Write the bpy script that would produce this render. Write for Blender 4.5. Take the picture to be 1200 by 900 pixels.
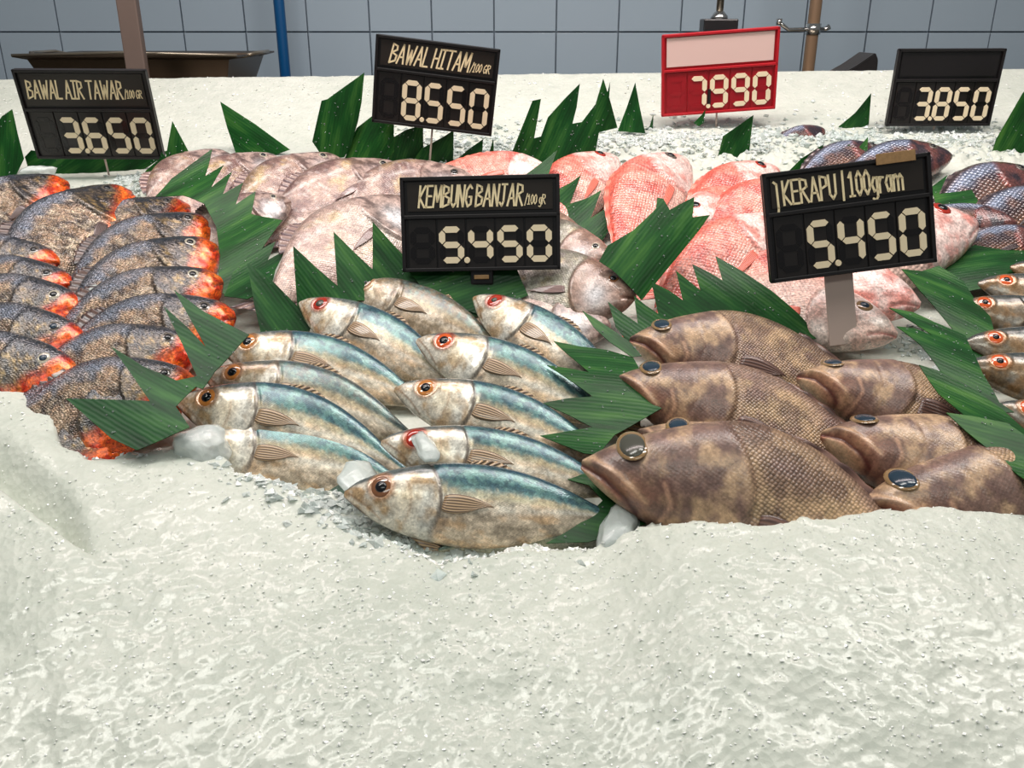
import bpy, bmesh, math, random
import numpy as np
from mathutils import Vector, Matrix

for o in list(bpy.data.objects): bpy.data.objects.remove(o)
scene = bpy.context.scene
COL = scene.collection

# ---------------------------------------------------------------- camera, world, lights
F = 1050.0                       # focal length in pixels of the 1200 x 900 frame
PITCH = math.radians(22.0)
EYE = np.array([0.0, 0.0, 1.35])
cam_d = bpy.data.cameras.new('camera'); cam = bpy.data.objects.new('camera', cam_d); COL.objects.link(cam)
cam_d.sensor_width = 36.0; cam_d.lens = 36.0 * F / 1200.0; cam_d.clip_start = 0.02; cam_d.clip_end = 50
cam.location = EYE; cam.rotation_euler = (math.pi/2 - PITCH, 0, 0)
scene.camera = cam

scene.view_settings.view_transform = 'Standard'
scene.view_settings.look = 'None'
scene.view_settings.gamma = 1.0
scene.view_settings.use_curve_mapping = False
scene.view_settings.exposure = -0.2

world = bpy.data.worlds.new('hall_light'); scene.world = world; world.use_nodes = True
world.node_tree.nodes['Background'].inputs[0].default_value = (0.93, 0.98, 1.0, 1)
world.node_tree.nodes['Background'].inputs[1].default_value = 0.18

def area(name, loc, target, sx, sy, power, col=(1, 1, 1)):
    l = bpy.data.lights.new(name, 'AREA'); l.shape = 'RECTANGLE'; l.size = sx; l.size_y = sy
    l.energy = power; l.color = col
    o = bpy.data.objects.new(name, l); COL.objects.link(o); o.location = loc
    d = Vector(target) - Vector(loc)
    o.rotation_euler = d.to_track_quat('-Z', 'Y').to_euler()
    return o
area('overhead_tube_and_fill', (-0.75, 0.75, 2.75), (-0.2, 1.0, 1.0), 0.22, 1.3, 20, (1, .97, .91))
area('overhead_tube_and_fill', (0.75, 0.95, 2.75), (0.2, 1.1, 1.0), 0.22, 1.3, 20, (1, .97, .91))
area('overhead_tube_and_fill', (0.0, 1.20, 2.25), (0.0, 1.9, 1.2), 2.2, 0.15, 22, (1, .85, .83))  # unseen pink fill, added to brighten the back ridge
area('overhead_tube_and_fill', (0.0, -0.5, 2.6), (0.0, 1.2, 1.0), 1.6, 0.25, 9, (.93, 1, .93))

# ---------------------------------------------------------------- the sloping ice bed
TB = math.radians(15.0)
EX = np.array([1.0, 0, 0]); EV = np.array([0, math.cos(TB), math.sin(TB)]); EN = np.array([0, -math.sin(TB), math.cos(TB)])
BED0 = np.array([0.0, 0.75, 0.95])
def ray(px, py):
    c = np.array([(px-600)/F, -(py-450)/F, -1.0])
    d = np.array([c[0], math.cos(PITCH) + c[1]*math.sin(PITCH), -math.sin(PITCH) + c[1]*math.cos(PITCH)])
    return d
def hit(px, py, p0, n):
    d = ray(px, py); t = np.dot(p0-EYE, n)/np.dot(d, n)
    return EYE + d*t
def P(px, py, h=0.0): return hit(px, py, BED0 + EN*h, EN)
def proj(p):
    r = p - EYE
    z = r[..., 1]*math.cos(PITCH) - r[..., 2]*math.sin(PITCH)
    y = r[..., 1]*math.sin(PITCH) + r[..., 2]*math.cos(PITCH)
    return 600 + F*r[..., 0]/z, 450 - F*y/z
def bedz(y): return BED0[2] + math.tan(TB)*(y - BED0[1])

# ---------------------------------------------------------------- numbers and noise
def lin(c):
    a = np.asarray(c, float)/255.0
    return np.where(a <= 0.04045, a/12.92, ((a+0.055)/1.055)**2.4)
def hsh(ix, iy, s):
    v = np.sin(ix*127.1 + iy*311.7 + s*74.7)*43758.5453
    return v - np.floor(v)
def noise(x, y, s=0.0):
    ix, iy = np.floor(x), np.floor(y); fx, fy = x-ix, y-iy
    fx = fx*fx*(3-2*fx); fy = fy*fy*(3-2*fy)
    return (hsh(ix, iy, s)*(1-fx) + hsh(ix+1, iy, s)*fx)*(1-fy) + (hsh(ix, iy+1, s)*(1-fx) + hsh(ix+1, iy+1, s)*fx)*fy
def fbm(x, y, s=0.0, o=4):
    r = 0; a = .5; t = 0
    for k in range(o):
        r = r + a*noise(x, y, s+k*3.1); t += a; x = x*2.03; y = y*2.03; a *= .55
    return r/t
def sst(a, b, x):
    t = np.clip((x-a)/(b-a), 0, 1); return t*t*(3-2*t)
def mixc(c, d, w): w = np.asarray(w)[..., None]; return c*(1-w) + d*w
def segdist(x, y, pts):
    best = np.full(np.shape(x), 1e9)
    for (x0, y0), (x1, y1) in zip(pts[:-1], pts[1:]):
        dx, dy = x1-x0, y1-y0
        t = np.clip(((x-x0)*dx + (y-y0)*dy)/(dx*dx+dy*dy), 0, 1)
        best = np.minimum(best, np.hypot(x-x0-t*dx, y-y0-t*dy))
    return best

# ---------------------------------------------------------------- materials
def material(name):
    m = bpy.data.materials.new(name); m.use_nodes = True
    return m, m.node_tree, m.node_tree.nodes['Principled BSDF']
def plain(name, rgb, rough=.5, metal=0., coat=0., bump=0., bscale=60, var=0.):
    m, nt, b = material(name)
    b.inputs['Base Color'].default_value = (*lin(rgb), 1)
    b.inputs['Roughness'].default_value = rough; b.inputs['Metallic'].default_value = metal
    b.inputs['Coat Weight'].default_value = coat; b.inputs['Coat Roughness'].default_value = .08
    tc = nt.nodes.new('ShaderNodeTexCoord')
    n = nt.nodes.new('ShaderNodeTexNoise'); n.inputs['Scale'].default_value = bscale
    nt.links.new(tc.outputs['Object'], n.inputs['Vector'])
    if var:
        mx = nt.nodes.new('ShaderNodeMix'); mx.data_type = 'RGBA'; mx.blend_type = 'MULTIPLY'
        mx.inputs['A'].default_value = (*lin(rgb), 1); mx.inputs['Factor'].default_value = var
        nt.links.new(n.outputs['Fac'], mx.inputs['B']); nt.links.new(mx.outputs['Result'], b.inputs['Base Color'])
    if bump:
        bp = nt.nodes.new('ShaderNodeBump'); bp.inputs['Strength'].default_value = bump; bp.inputs['Distance'].default_value = .002
        nt.links.new(n.outputs['Fac'], bp.inputs['Height']); nt.links.new(bp.outputs['Normal'], b.inputs['Normal'])
    return m

def fish_skin(name, scale=90, stretch=1.3, bump=.4, amt=.25, rough=.3, metal=0., coat=.5, rnd=.35, bright=(1, 1, 1), fleck=.18):
    """Skin: colour attribute times scale pattern in fish space."""
    m, nt, b = material(name); N = nt.nodes; Lk = nt.links
    at = N.new('ShaderNodeAttribute'); at.attribute_name = 'Col'
    tc = N.new('ShaderNodeTexCoord')
    mp = N.new('ShaderNodeMapping'); mp.inputs['Scale'].default_value = (scale, scale*stretch, 0.0)
    mp.inputs['Rotation'].default_value = (0, 0, .5)
    Lk.new(tc.outputs['Object'], mp.inputs['Vector'])
    vo = N.new('ShaderNodeTexVoronoi'); vo.inputs['Scale'].default_value = 1; vo.inputs['Randomness'].default_value = rnd
    Lk.new(mp.outputs[0], vo.inputs['Vector'])
    no = N.new('ShaderNodeTexNoise'); no.inputs['Scale'].default_value = 34; no.inputs['Detail'].default_value = 6; no.inputs['Roughness'].default_value = .7
    Lk.new(tc.outputs['Object'], no.inputs['Vector'])
    r1 = N.new('ShaderNodeMapRange'); r1.inputs['From Min'].default_value = .1; r1.inputs['From Max'].default_value = .75
    r1.inputs['To Min'].default_value = 1+amt; r1.inputs['To Max'].default_value = 1-amt
    Lk.new(vo.outputs['Distance'], r1.inputs['Value'])
    r2 = N.new('ShaderNodeMapRange'); r2.inputs['From Min'].default_value = .3; r2.inputs['From Max'].default_value = .7
    r2.inputs['To Min'].default_value = .6; r2.inputs['To Max'].default_value = 1.32
    Lk.new(no.outputs['Fac'], r2.inputs['Value'])
    # where the attribute's alpha is 0 (head) the scale pattern fades out
    mm = N.new('ShaderNodeMix'); mm.data_type = 'FLOAT'; mm.inputs['A'].default_value = 1.0
    Lk.new(at.outputs['Alpha'], mm.inputs['Factor']); Lk.new(r1.outputs[0], mm.inputs['B'])
    v2 = N.new('ShaderNodeTexVoronoi'); v2.inputs['Scale'].default_value = 150; Lk.new(tc.outputs['Object'], v2.inputs['Vector'])
    sx = N.new('ShaderNodeSeparateColor'); Lk.new(v2.outputs['Color'], sx.inputs[0])
    r3 = N.new('ShaderNodeMapRange'); r3.inputs['From Min'].default_value = 0; r3.inputs['From Max'].default_value = 1
    r3.inputs['To Min'].default_value = 1-fleck; r3.inputs['To Max'].default_value = 1+fleck
    Lk.new(sx.outputs[0], r3.inputs['Value'])
    m3 = N.new('ShaderNodeMath'); m3.operation = 'MULTIPLY'; Lk.new(r2.outputs[0], m3.inputs[0]); Lk.new(r3.outputs[0], m3.inputs[1]); r2 = m3
    mu = N.new('ShaderNodeMath'); mu.operation = 'MULTIPLY'; Lk.new(mm.outputs['Result'], mu.inputs[0]); Lk.new(r2.outputs[0], mu.inputs[1])
    vm = N.new('ShaderNodeVectorMath'); vm.operation = 'SCALE'; Lk.new(at.outputs['Color'], vm.inputs[0]); Lk.new(mu.outputs[0], vm.inputs['Scale'])
    Lk.new(vm.outputs[0], b.inputs['Base Color'])
    ad = N.new('ShaderNodeMath'); ad.operation = 'MULTIPLY_ADD'; ad.inputs[1].default_value = .5
    Lk.new(no.outputs['Fac'], ad.inputs[0]); Lk.new(mm.outputs['Result'], ad.inputs[2])
    bp = N.new('ShaderNodeBump'); bp.inputs['Strength'].default_value = bump; bp.inputs['Distance'].default_value = .0012
    Lk.new(ad.outputs[0], bp.inputs['Height']); Lk.new(bp.outputs['Normal'], b.inputs['Normal']); Lk.new(bp.outputs['Normal'], b.inputs['Coat Normal'])
    b.inputs['Roughness'].default_value = rough; b.inputs['Metallic'].default_value = metal
    b.inputs['Coat Weight'].default_value = coat; b.inputs['Coat Roughness'].default_value = .12
    b.inputs['Subsurface Weight'].default_value = 0.0
    return m

def fin_mat(name, rgb, rgb2, scale=160):
    m, nt, b = material(name); N = nt.nodes; Lk = nt.links
    uv = N.new('ShaderNodeUVMap'); w = N.new('ShaderNodeTexWave'); w.inputs['Scale'].default_value = 1.3; w.inputs['Distortion'].default_value = 1.0
    w.bands_direction = 'Y'
    Lk.new(uv.outputs[0], w.inputs['Vector'])
    mx = N.new('ShaderNodeMix'); mx.data_type = 'RGBA'; mx.inputs['A'].default_value = (*lin(rgb), 1); mx.inputs['B'].default_value = (*lin(rgb2), 1)
    Lk.new(w.outputs['Fac'], mx.inputs['Factor']); Lk.new(mx.outputs['Result'], b.inputs['Base Color'])
    bp = N.new('ShaderNodeBump'); bp.inputs['Strength'].default_value = .4; bp.inputs['Distance'].default_value = .001
    Lk.new(w.outputs['Fac'], bp.inputs['Height']); Lk.new(bp.outputs[0], b.inputs['Normal'])
    b.inputs['Roughness'].default_value = .35; b.inputs['Coat Weight'].default_value = .4
    return m

def leaf_mat():
    m, nt, b = material('banana_leaf_green'); N = nt.nodes; Lk = nt.links
    uv = N.new('ShaderNodeUVMap')
    w = N.new('ShaderNodeTexWave'); w.inputs['Scale'].default_value = 75; w.inputs['Distortion'].default_value = 1.5; w.inputs['Detail'].default_value = 2
    w.bands_direction = 'X'
    Lk.new(uv.outputs[0], w.inputs['Vector'])
    n = N.new('ShaderNodeTexNoise'); n.inputs['Scale'].default_value = 22; n.inputs['Detail'].default_value = 5
    mp = N.new('ShaderNodeMapping'); mp.inputs['Scale'].default_value = (3.0, .5, 1); Lk.new(uv.outputs[0], mp.inputs[0]); Lk.new(mp.outputs[0], n.inputs['Vector'])
    cr = N.new('ShaderNodeValToRGB'); e = cr.color_ramp.elements
    e[0].position = .3; e[0].color = (*lin((12, 46, 18)), 1); e[1].position = .72; e[1].color = (*lin((58, 104, 44)), 1)
    e2 = e.new(.52); e2.color = (*lin((22, 74, 28)), 1)
    a = N.new('ShaderNodeMath'); a.operation = 'MULTIPLY_ADD'; a.inputs[1].default_value = .05; Lk.new(w.outputs['Fac'], a.inputs[0]); Lk.new(n.outputs['Fac'], a.inputs[2])
    a2 = N.new('ShaderNodeMath'); a2.operation = 'SUBTRACT'; a2.inputs[1].default_value = .025; Lk.new(a.outputs[0], a2.inputs[0])
    at = N.new('ShaderNodeObjectInfo')
    Lk.new(a2.outputs[0], cr.inputs['Fac'])
    hs = N.new('ShaderNodeMix'); hs.data_type = 'RGBA'; hs.blend_type = 'MULTIPLY'; hs.inputs['Factor'].default_value = 1
    Lk.new(cr.outputs['Color'], hs.inputs['A']); Lk.new(at.outputs['Color'], hs.inputs['B'])
    Lk.new(hs.outputs['Result'], b.inputs['Base Color'])
    bp = N.new('ShaderNodeBump'); bp.inputs['Strength'].default_value = .12; bp.inputs['Distance'].default_value = .001
    Lk.new(w.outputs['Fac'], bp.inputs['Height']); Lk.new(bp.outputs[0], b.inputs['Normal'])
    b.inputs['Roughness'].default_value = .42; b.inputs['Coat Weight'].default_value = 0
    b.inputs['Specular IOR Level'].default_value = .22
    return m

def ice_mat(name, rgb1, rgb2, trans=0., rough=.3, bump=.6, vs=160):
    m, nt, b = material(name); N = nt.nodes; Lk = nt.links
    tc = N.new('ShaderNodeTexCoord')
    vo = N.new('ShaderNodeTexVoronoi'); vo.inputs['Scale'].default_value = vs; Lk.new(tc.outputs['Object'], vo.inputs['Vector'])
    no = N.new('ShaderNodeTexNoise'); no.inputs['Scale'].default_value = 45; no.inputs['Detail'].default_value = 7; no.inputs['Roughness'].default_value = .65
    Lk.new(tc.outputs['Object'], no.inputs['Vector'])
    n2 = N.new('ShaderNodeTexNoise'); n2.inputs['Scale'].default_value = 5; n2.inputs['Detail'].default_value = 3; Lk.new(tc.outputs['Object'], n2.inputs['Vector'])
    cr = N.new('ShaderNodeValToRGB'); e = cr.color_ramp.elements
    e[0].position = .35; e[0].color = (*lin(rgb1), 1); e[1].position = .65; e[1].color = (*lin(rgb2), 1)
    av = N.new('ShaderNodeMath'); av.operation = 'MULTIPLY_ADD'; av.inputs[1].default_value = .5
    h = N.new('ShaderNodeMath'); h.operation = 'MULTIPLY'; h.inputs[1].default_value = .5; Lk.new(n2.outputs['Fac'], h.inputs[0])
    Lk.new(no.outputs['Fac'], av.inputs[0]); Lk.new(h.outputs[0], av.inputs[2]); Lk.new(av.outputs[0], cr.inputs['Fac'])
    Lk.new(cr.outputs['Color'], b.inputs['Base Color'])
    sep = N.new('ShaderNodeMath'); sep.operation = 'MULTIPLY_ADD'; sep.inputs[1].default_value = 1.3
    Lk.new(no.outputs['Fac'], sep.inputs[0]); Lk.new(vo.outputs['Distance'], sep.inputs[2])
    bp = N.new('ShaderNodeBump'); bp.inputs['Strength'].default_value = bump; bp.inputs['Distance'].default_value = .004
    Lk.new(sep.outputs[0], bp.inputs['Height']); Lk.new(bp.outputs[0], b.inputs['Normal'])
    # a few wet crystals are much smoother than the rest and glint
    b.inputs['Roughness'].default_value = rough
    b.inputs['IOR'].default_value = 1.31; b.inputs['Transmission Weight'].default_value = trans
    b.inputs['Specular IOR Level'].default_value = .5
    b.inputs['Coat Weight'].default_value = .35; b.inputs['Coat Roughness'].default_value = .1
    cn = N.new('ShaderNodeBump'); cn.inputs['Strength'].default_value = 1.0; cn.inputs['Distance'].default_value = .01
    Lk.new(vo.outputs['Color'], cn.inputs['Height']); Lk.new(cn.outputs[0], b.inputs['Coat Normal'])
    return m

M = {}
M['ice'] = ice_mat('packed_ice', (190, 196, 185), (211, 214, 204), bump=.24)
M['ice'].node_tree.nodes['Principled BSDF'].inputs['Subsurface Weight'].default_value = .35
M['ice'].node_tree.nodes['Principled BSDF'].inputs['Subsurface Radius'].default_value = (1, 1.1, 1.05)
M['ice'].node_tree.nodes['Principled BSDF'].inputs['Subsurface Scale'].default_value = .006
M['clear_ice'] = ice_mat('wet_clear_ice', (222, 234, 230), (246, 250, 248), trans=.4, rough=.12, bump=.35, vs=110)
M['grain'] = plain('white_ice_grain', (248, 249, 246), .05, coat=1.)
M['leaf'] = leaf_mat()
M['drop'] = plain('water_drop', (225, 235, 232), .04)
M['drop'].node_tree.nodes['Principled BSDF'].inputs['Transmission Weight'].default_value = .8
M['drop'].node_tree.nodes['Principled BSDF'].inputs['IOR'].default_value = 1.33
M['black'] = plain('black_plastic', (26, 23, 24), .35, bump=.1)
M['insert'] = plain('dark_name_card', (42, 36, 32), .3, bump=.1)
M['panel'] = plain('dark_digit_plate', (34, 30, 29), .3)
M['groove'] = plain('unlit_segment_plastic', (20, 17, 18), .25)
M['cream'] = plain('cream_segment', (240, 222, 188), .5)
M['chalk'] = plain('cream_marker_ink', (244, 224, 180), .6)
M['red'] = plain('red_plastic', (176, 22, 34), .35, bump=.1)
M['redplate'] = plain('red_digit_plate', (150, 14, 28), .35)
M['pinkcard'] = plain('pale_pink_blank_card', (222, 190, 182), .5)
M['tape'] = plain('tan_tape', (178, 138, 92), .5, var=.5, bscale=300)
M['clearpl'] = plain('frosted_plastic_stake', (196, 176, 166), .25)
M['steel'] = plain('brushed_steel', (150, 140, 125), .3, .8)
M['traym'] = plain('dark_stained_tray_metal', (74, 62, 50), .35, .6, var=.3, bscale=14)
M['post'] = plain('brown_grey_painted_post', (104, 88, 80), .5, var=.1)
M['blue'] = plain('blue_painted_pipe', (0, 76, 128), .4)
M['pipe'] = plain('tan_tarnished_pipe', (142, 116, 92), .4, .3)
M['chrome'] = plain('chrome', (190, 190, 188), .15, .95)
M['tile'] = plain('grey_blue_glazed_tile', (160, 176, 188), .18, var=.06, bscale=3)
M['grout'] = plain('grey_grout', (142, 156, 168), .8)
M['floor'] = plain('wet_grey_floor', (110, 108, 104), .4)
M['cabinet'] = plain('white_counter_panel', (210, 210, 205), .4)

# ---------------------------------------------------------------- mesh helpers
def link(o, parent=None):
    COL.objects.link(o)
    if parent is not None: o.parent = parent
    return o
def mesh_obj(name, verts, faces, mat, parent=None, smooth=True, uvs=None, cols=None):
    me = bpy.data.meshes.new(name)
    verts = np.asarray(verts, float)
    me.from_pydata(verts.tolist(), [], faces if isinstance(faces, list) else faces.tolist())
    if smooth: me.polygons.foreach_set('use_smooth', [True]*len(me.polygons))
    if uvs is not None:
        li = np.empty(len(me.loops), int); me.loops.foreach_get('vertex_index', li)
        l = me.uv_layers.new(name='UVMap'); l.data.foreach_set('uv', np.asarray(uvs, float)[li].ravel())
    if cols is not None:
        a = me.color_attributes.new('Col', 'FLOAT_COLOR', 'POINT'); a.data.foreach_set('color', np.asarray(cols, float).ravel())
    me.materials.append(mat); me.update()
    return link(bpy.data.objects.new(name, me), parent)
def thing(name, label, cat, group=None, mat=None):
    o = bpy.data.objects.new(name, None); o.empty_display_size = .05; COL.objects.link(o)
    if mat is not None: o.matrix_world = mat
    o['label'] = label; o['category'] = cat
    if group: o['group'] = group
    return o
def tag(o, label, cat, group=None, kind=None):
    o['label'] = label
    o['category'] = cat
    if group: o['group'] = group
    if kind: o['kind'] = kind
    return o
def structure(o): o['kind'] = 'structure'; return o
def bm_obj(name, bm, mat, parent=None, smooth=False):
    me = bpy.data.meshes.new(name); bm.normal_update(); bm.to_mesh(me); bm.free()
    if smooth: me.polygons.foreach_set('use_smooth', [True]*len(me.polygons))
    me.materials.append(mat)
    return link(bpy.data.objects.new(name, me), parent)
def box_bm(bm, c, s, bevel=0., rot=None):
    r = bmesh.ops.create_cube(bm, size=1.0)
    vs = r['verts']
    for v in vs: v.co = Vector((v.co.x*s[0], v.co.y*s[1], v.co.z*s[2]))
    if bevel:
        es = list({e for v in vs for e in v.link_edges})
        g = bmesh.ops.bevel(bm, geom=es, offset=bevel, segments=2, profile=.5, affect='EDGES')
        vs = list({v for f in g['faces'] for v in f.verts} | {v for v in vs if v.is_valid})
    for v in vs:
        co = v.co if rot is None else rot @ v.co
        v.co = co + Vector(c)
def box(name, c, s, mat, parent=None, bevel=0., rot=None):
    bm = bmesh.new(); box_bm(bm, c, s, bevel, rot); return bm_obj(name, bm, mat, parent)
def tube_bm(bm, pts, r, n=14):
    pts = [Vector(p) for p in pts]; rings = []
    for i, p in enumerate(pts):
        d = (pts[min(i+1, len(pts)-1)] - pts[max(i-1, 0)]).normalized()
        a = d.orthogonal().normalized() if i == 0 else (rings_a - d*rings_a.dot(d)).normalized()
        rings_a = a; b = d.cross(a); rr = r[i] if isinstance(r, (list, tuple)) else r
        rings.append([bm.verts.new(p + (a*math.cos(t*2*math.pi/n) + b*math.sin(t*2*math.pi/n))*rr) for t in range(n)])
    for q in range(len(rings)-1):
        for t in range(n): bm.faces.new((rings[q][t], rings[q][(t+1) % n], rings[q+1][(t+1) % n], rings[q+1][t]))
    bm.faces.new(rings[0][::-1]); bm.faces.new(rings[-1])
def tube(name, pts, r, mat, parent=None, n=14):
    bm = bmesh.new(); tube_bm(bm, pts, r, n); return bm_obj(name, bm, mat, parent, True)

# ================================================================ THE SETTING
WALLY = 2.9
structure(box('floor', (0, 1.2, -.05), (8, 6, .1), M['floor']))
wall = structure(box('wall_back', (0, WALLY+.062, 1.4), (7, .1, 3.0), M['grout']))
TW, TH = .187, .25
tb = bmesh.new(); box_bm(tb, (0, 0, 0), (TW-.004, .016, TH-.004), .0015)
tme = bpy.data.meshes.new('tile'); tb.to_mesh(tme); tb.free(); tme.materials.append(M['tile'])
rt = random.Random(4)
for r in range(5):
    for c in range(-12, 13):
        t = bpy.data.objects.new('tile', tme); COL.objects.link(t); t.parent = wall; t['kind'] = 'structure'
        t.location = (-.802 + TW*(c+4.5), WALLY + .006 + rt.uniform(-.0006, .0006), 1.322 + TH*(r-2.5))
        t.rotation_euler = (rt.uniform(-.004, .004), 0, rt.uniform(-.004, .004))
# back worktop behind the ice ridge
structure(box('trim_1', (0, 2.33, 1.16), (4.2, .52, .05), M['steel'], bevel=.004))
structure(box('trim_2', (0, 2.33, .57), (4.2, .48, 1.14), M['cabinet'], bevel=.004))
# ---- the ice: one continuous surface, packed mound in front, bed under the fish, ridge at the back
BXY = [(-400, 380), (0, 418), (38, 438), (58, 458), (72, 506), (100, 520), (165, 521), (206, 508), (236, 512), (262, 520), (275, 543), (330, 552),
       (352, 568), (392, 590), (412, 604), (470, 622), (512, 640), (560, 634), (620, 622), (660, 628), (690, 626), (735, 606), (765, 590), (800, 588), (880, 592),
       (905, 596), (1000, 590), (1060, 580), (1200, 560), (1600, 560)]
bx = np.array([p[0] for p in BXY], float); by = np.array([p[1] for p in BXY], float)
ys = [.18]
while ys[-1] < 2.02:
    y = ys[-1]; ys.append(y + (.0016 + .0022*y*y if y < 1.35 else .0048))
ys = np.array(ys); NX = 560
yy = ys[:, None]*np.ones((1, NX)); half = .42 + .62*ys
xx = half[:, None]*np.linspace(-1, 1, NX)[None, :]
z = bedz(yy).copy()
ridge = sst(1.5, 1.6, yy)*(yy-1.55)*.10
crest = 1.80
z = z + np.where(yy > 1.5, ridge, 0)
zc = bedz(crest) + (crest-1.55)*.10
back = np.clip(yy-crest, 0, 1)
FRONT_H = .030 + .035*sst(.05, -.5, xx+.25)*(yy < 1.3) + .034*sst(.05, .16, xx)*(yy < 1.2)
z = np.where(yy > crest, np.minimum(z, zc - 3.5*back*back*6 + .002), z) + .010*xx
pxx, pyy = proj(np.stack([xx, yy, z + FRONT_H], -1))
bd = (pyy - np.interp(pxx, bx, by))                       # pixels below the fish line
wob = (fbm(xx*60, yy*60, 3)-.5)*16
sc_px = F/np.sqrt(yy**2 + .25)
front = sst(-.012, .016, (bd+wob)/sc_px)
h = (.026 + (FRONT_H-.026)*sst(.55, .08, bd/sc_px))*front
h += .010*front*sst(.0, .12, bd/sc_px)*(1-sst(.1, .35, bd/sc_px))*.5
# broken hollow along a straight slab edge near the corner
ex0, ey0, ex1, ey1 = -30, 553, 100, 655
nx_, ny_ = (ey1-ey0), -(ex1-ex0); nl = math.hypot(nx_, ny_)
sd = ((pxx-ex0)*nx_ + (pyy-ey0)*ny_)/nl                    # above the edge line: positive
pit = sst(-1.5, 3, sd)*(1-sst(2, 62, sd))*(1-sst(70, 118, pxx+sd*.2))
h -= .034*pit*front
h += .004*sst(2, -5, sd)*(1-sst(40, 130, pxx))*front*(1-sst(30, 140, -sd))
def mound(cx, cy, rx, ry, a):
    return a*np.exp(-((pxx-cx)/rx)**2 - ((pyy-cy)/ry)**2)
h += mound(760, 165, 110, 22, .022) + mound(930, 160, 80, 22, .018) + mound(1120, 165, 90, 20, .015)
h += mound(165, 205, 26, 14, .02) + mound(28, 212, 40, 8, .02) + mound(102, 345, 16, 9, .03) + mound(1085, 400, 40, 25, .02)
fx = np.where(yy > 1.45, .55, 1.0)
h += fx*(.0045*(fbm(xx*26, yy*26, 1, 3)-.5) + .0024*(fbm(xx*85, yy*85, 2, 4)-.5) + .0009*(noise(xx*260, yy*260, 8)-.5))
h += .010*(fbm(xx*7, yy*7, 9, 2)-.5)*front
rough_b = np.exp(-((pyy-168)/26)**2)*(pxx > 400)
h += rough_b*.012*(noise(xx*110, yy*110, 5)-.5)
zz = z + h
V = np.stack([xx, yy, zz], -1).reshape(-1, 3)
NY = len(ys); idx = np.arange(NX*NY).reshape(NY, NX)
Fq = np.stack([idx[:-1, :-1], idx[:-1, 1:], idx[1:, 1:], idx[1:, :-1]], -1).reshape(-1, 4)
ice = mesh_obj('ice_bed', V, Fq, M['ice'])
tag(ice, 'sloping bed of packed white crushed ice under all the fish', 'ice', kind='stuff')
def ice_z(x, y):
    j = int(np.clip(np.searchsorted(ys, y), 0, NY-1)); i = int(np.clip(round((x/half[j]+1)/2*(NX-1)), 0, NX-1))
    return float(zz[j, i])
# the counter that carries the ice
bm = bmesh.new(); rows_ = []
for y_ in (.19, 1.84):
    w_ = .42 + .62*y_ - .004
    rows_.append([bm.verts.new((sx*w_, y_, z_)) for sx, z_ in ((-1, .01), (1, .01), (1, bedz(y_)-.034), (-1, bedz(y_)-.034))])
for i in range(4): bm.faces.new((rows_[0][i], rows_[0][(i+1) % 4], rows_[1][(i+1) % 4], rows_[1][i]))
bm.faces.new(rows_[0][::-1]); bm.faces.new(rows_[1]); bmesh.ops.recalc_face_normals(bm, faces=bm.faces)
structure(bm_obj('trim_3', bm, M['cabinet']))

# ================================================================ FISH
def curve(pts, s):
    xs = np.array([p[0] for p in pts], float); yv = np.array([p[1] for p in pts], float)
    # monotone-ish cubic through the points
    m = np.gradient(yv, xs); m[0] = (yv[1]-yv[0])/(xs[1]-xs[0]); m[-1] = (yv[-1]-yv[-2])/(xs[-1]-xs[-2])
    i = np.clip(np.searchsorted(xs, s, side='right')-1, 0, len(xs)-2)
    hh = xs[i+1]-xs[i]; t = (s-xs[i])/hh
    return (2*t**3-3*t**2+1)*yv[i] + (t**3-2*t**2+t)*hh*m[i] + (-2*t**3+3*t**2)*yv[i+1] + (t**3-t**2)*hh*m[i+1]

def head_blend(x, y, gx, gcurve=.5):
    """x of the gill-cover edge at height y (bulges tailward in the middle)"""
    return gx - gcurve*((y+.012)**2)*2.2

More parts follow.
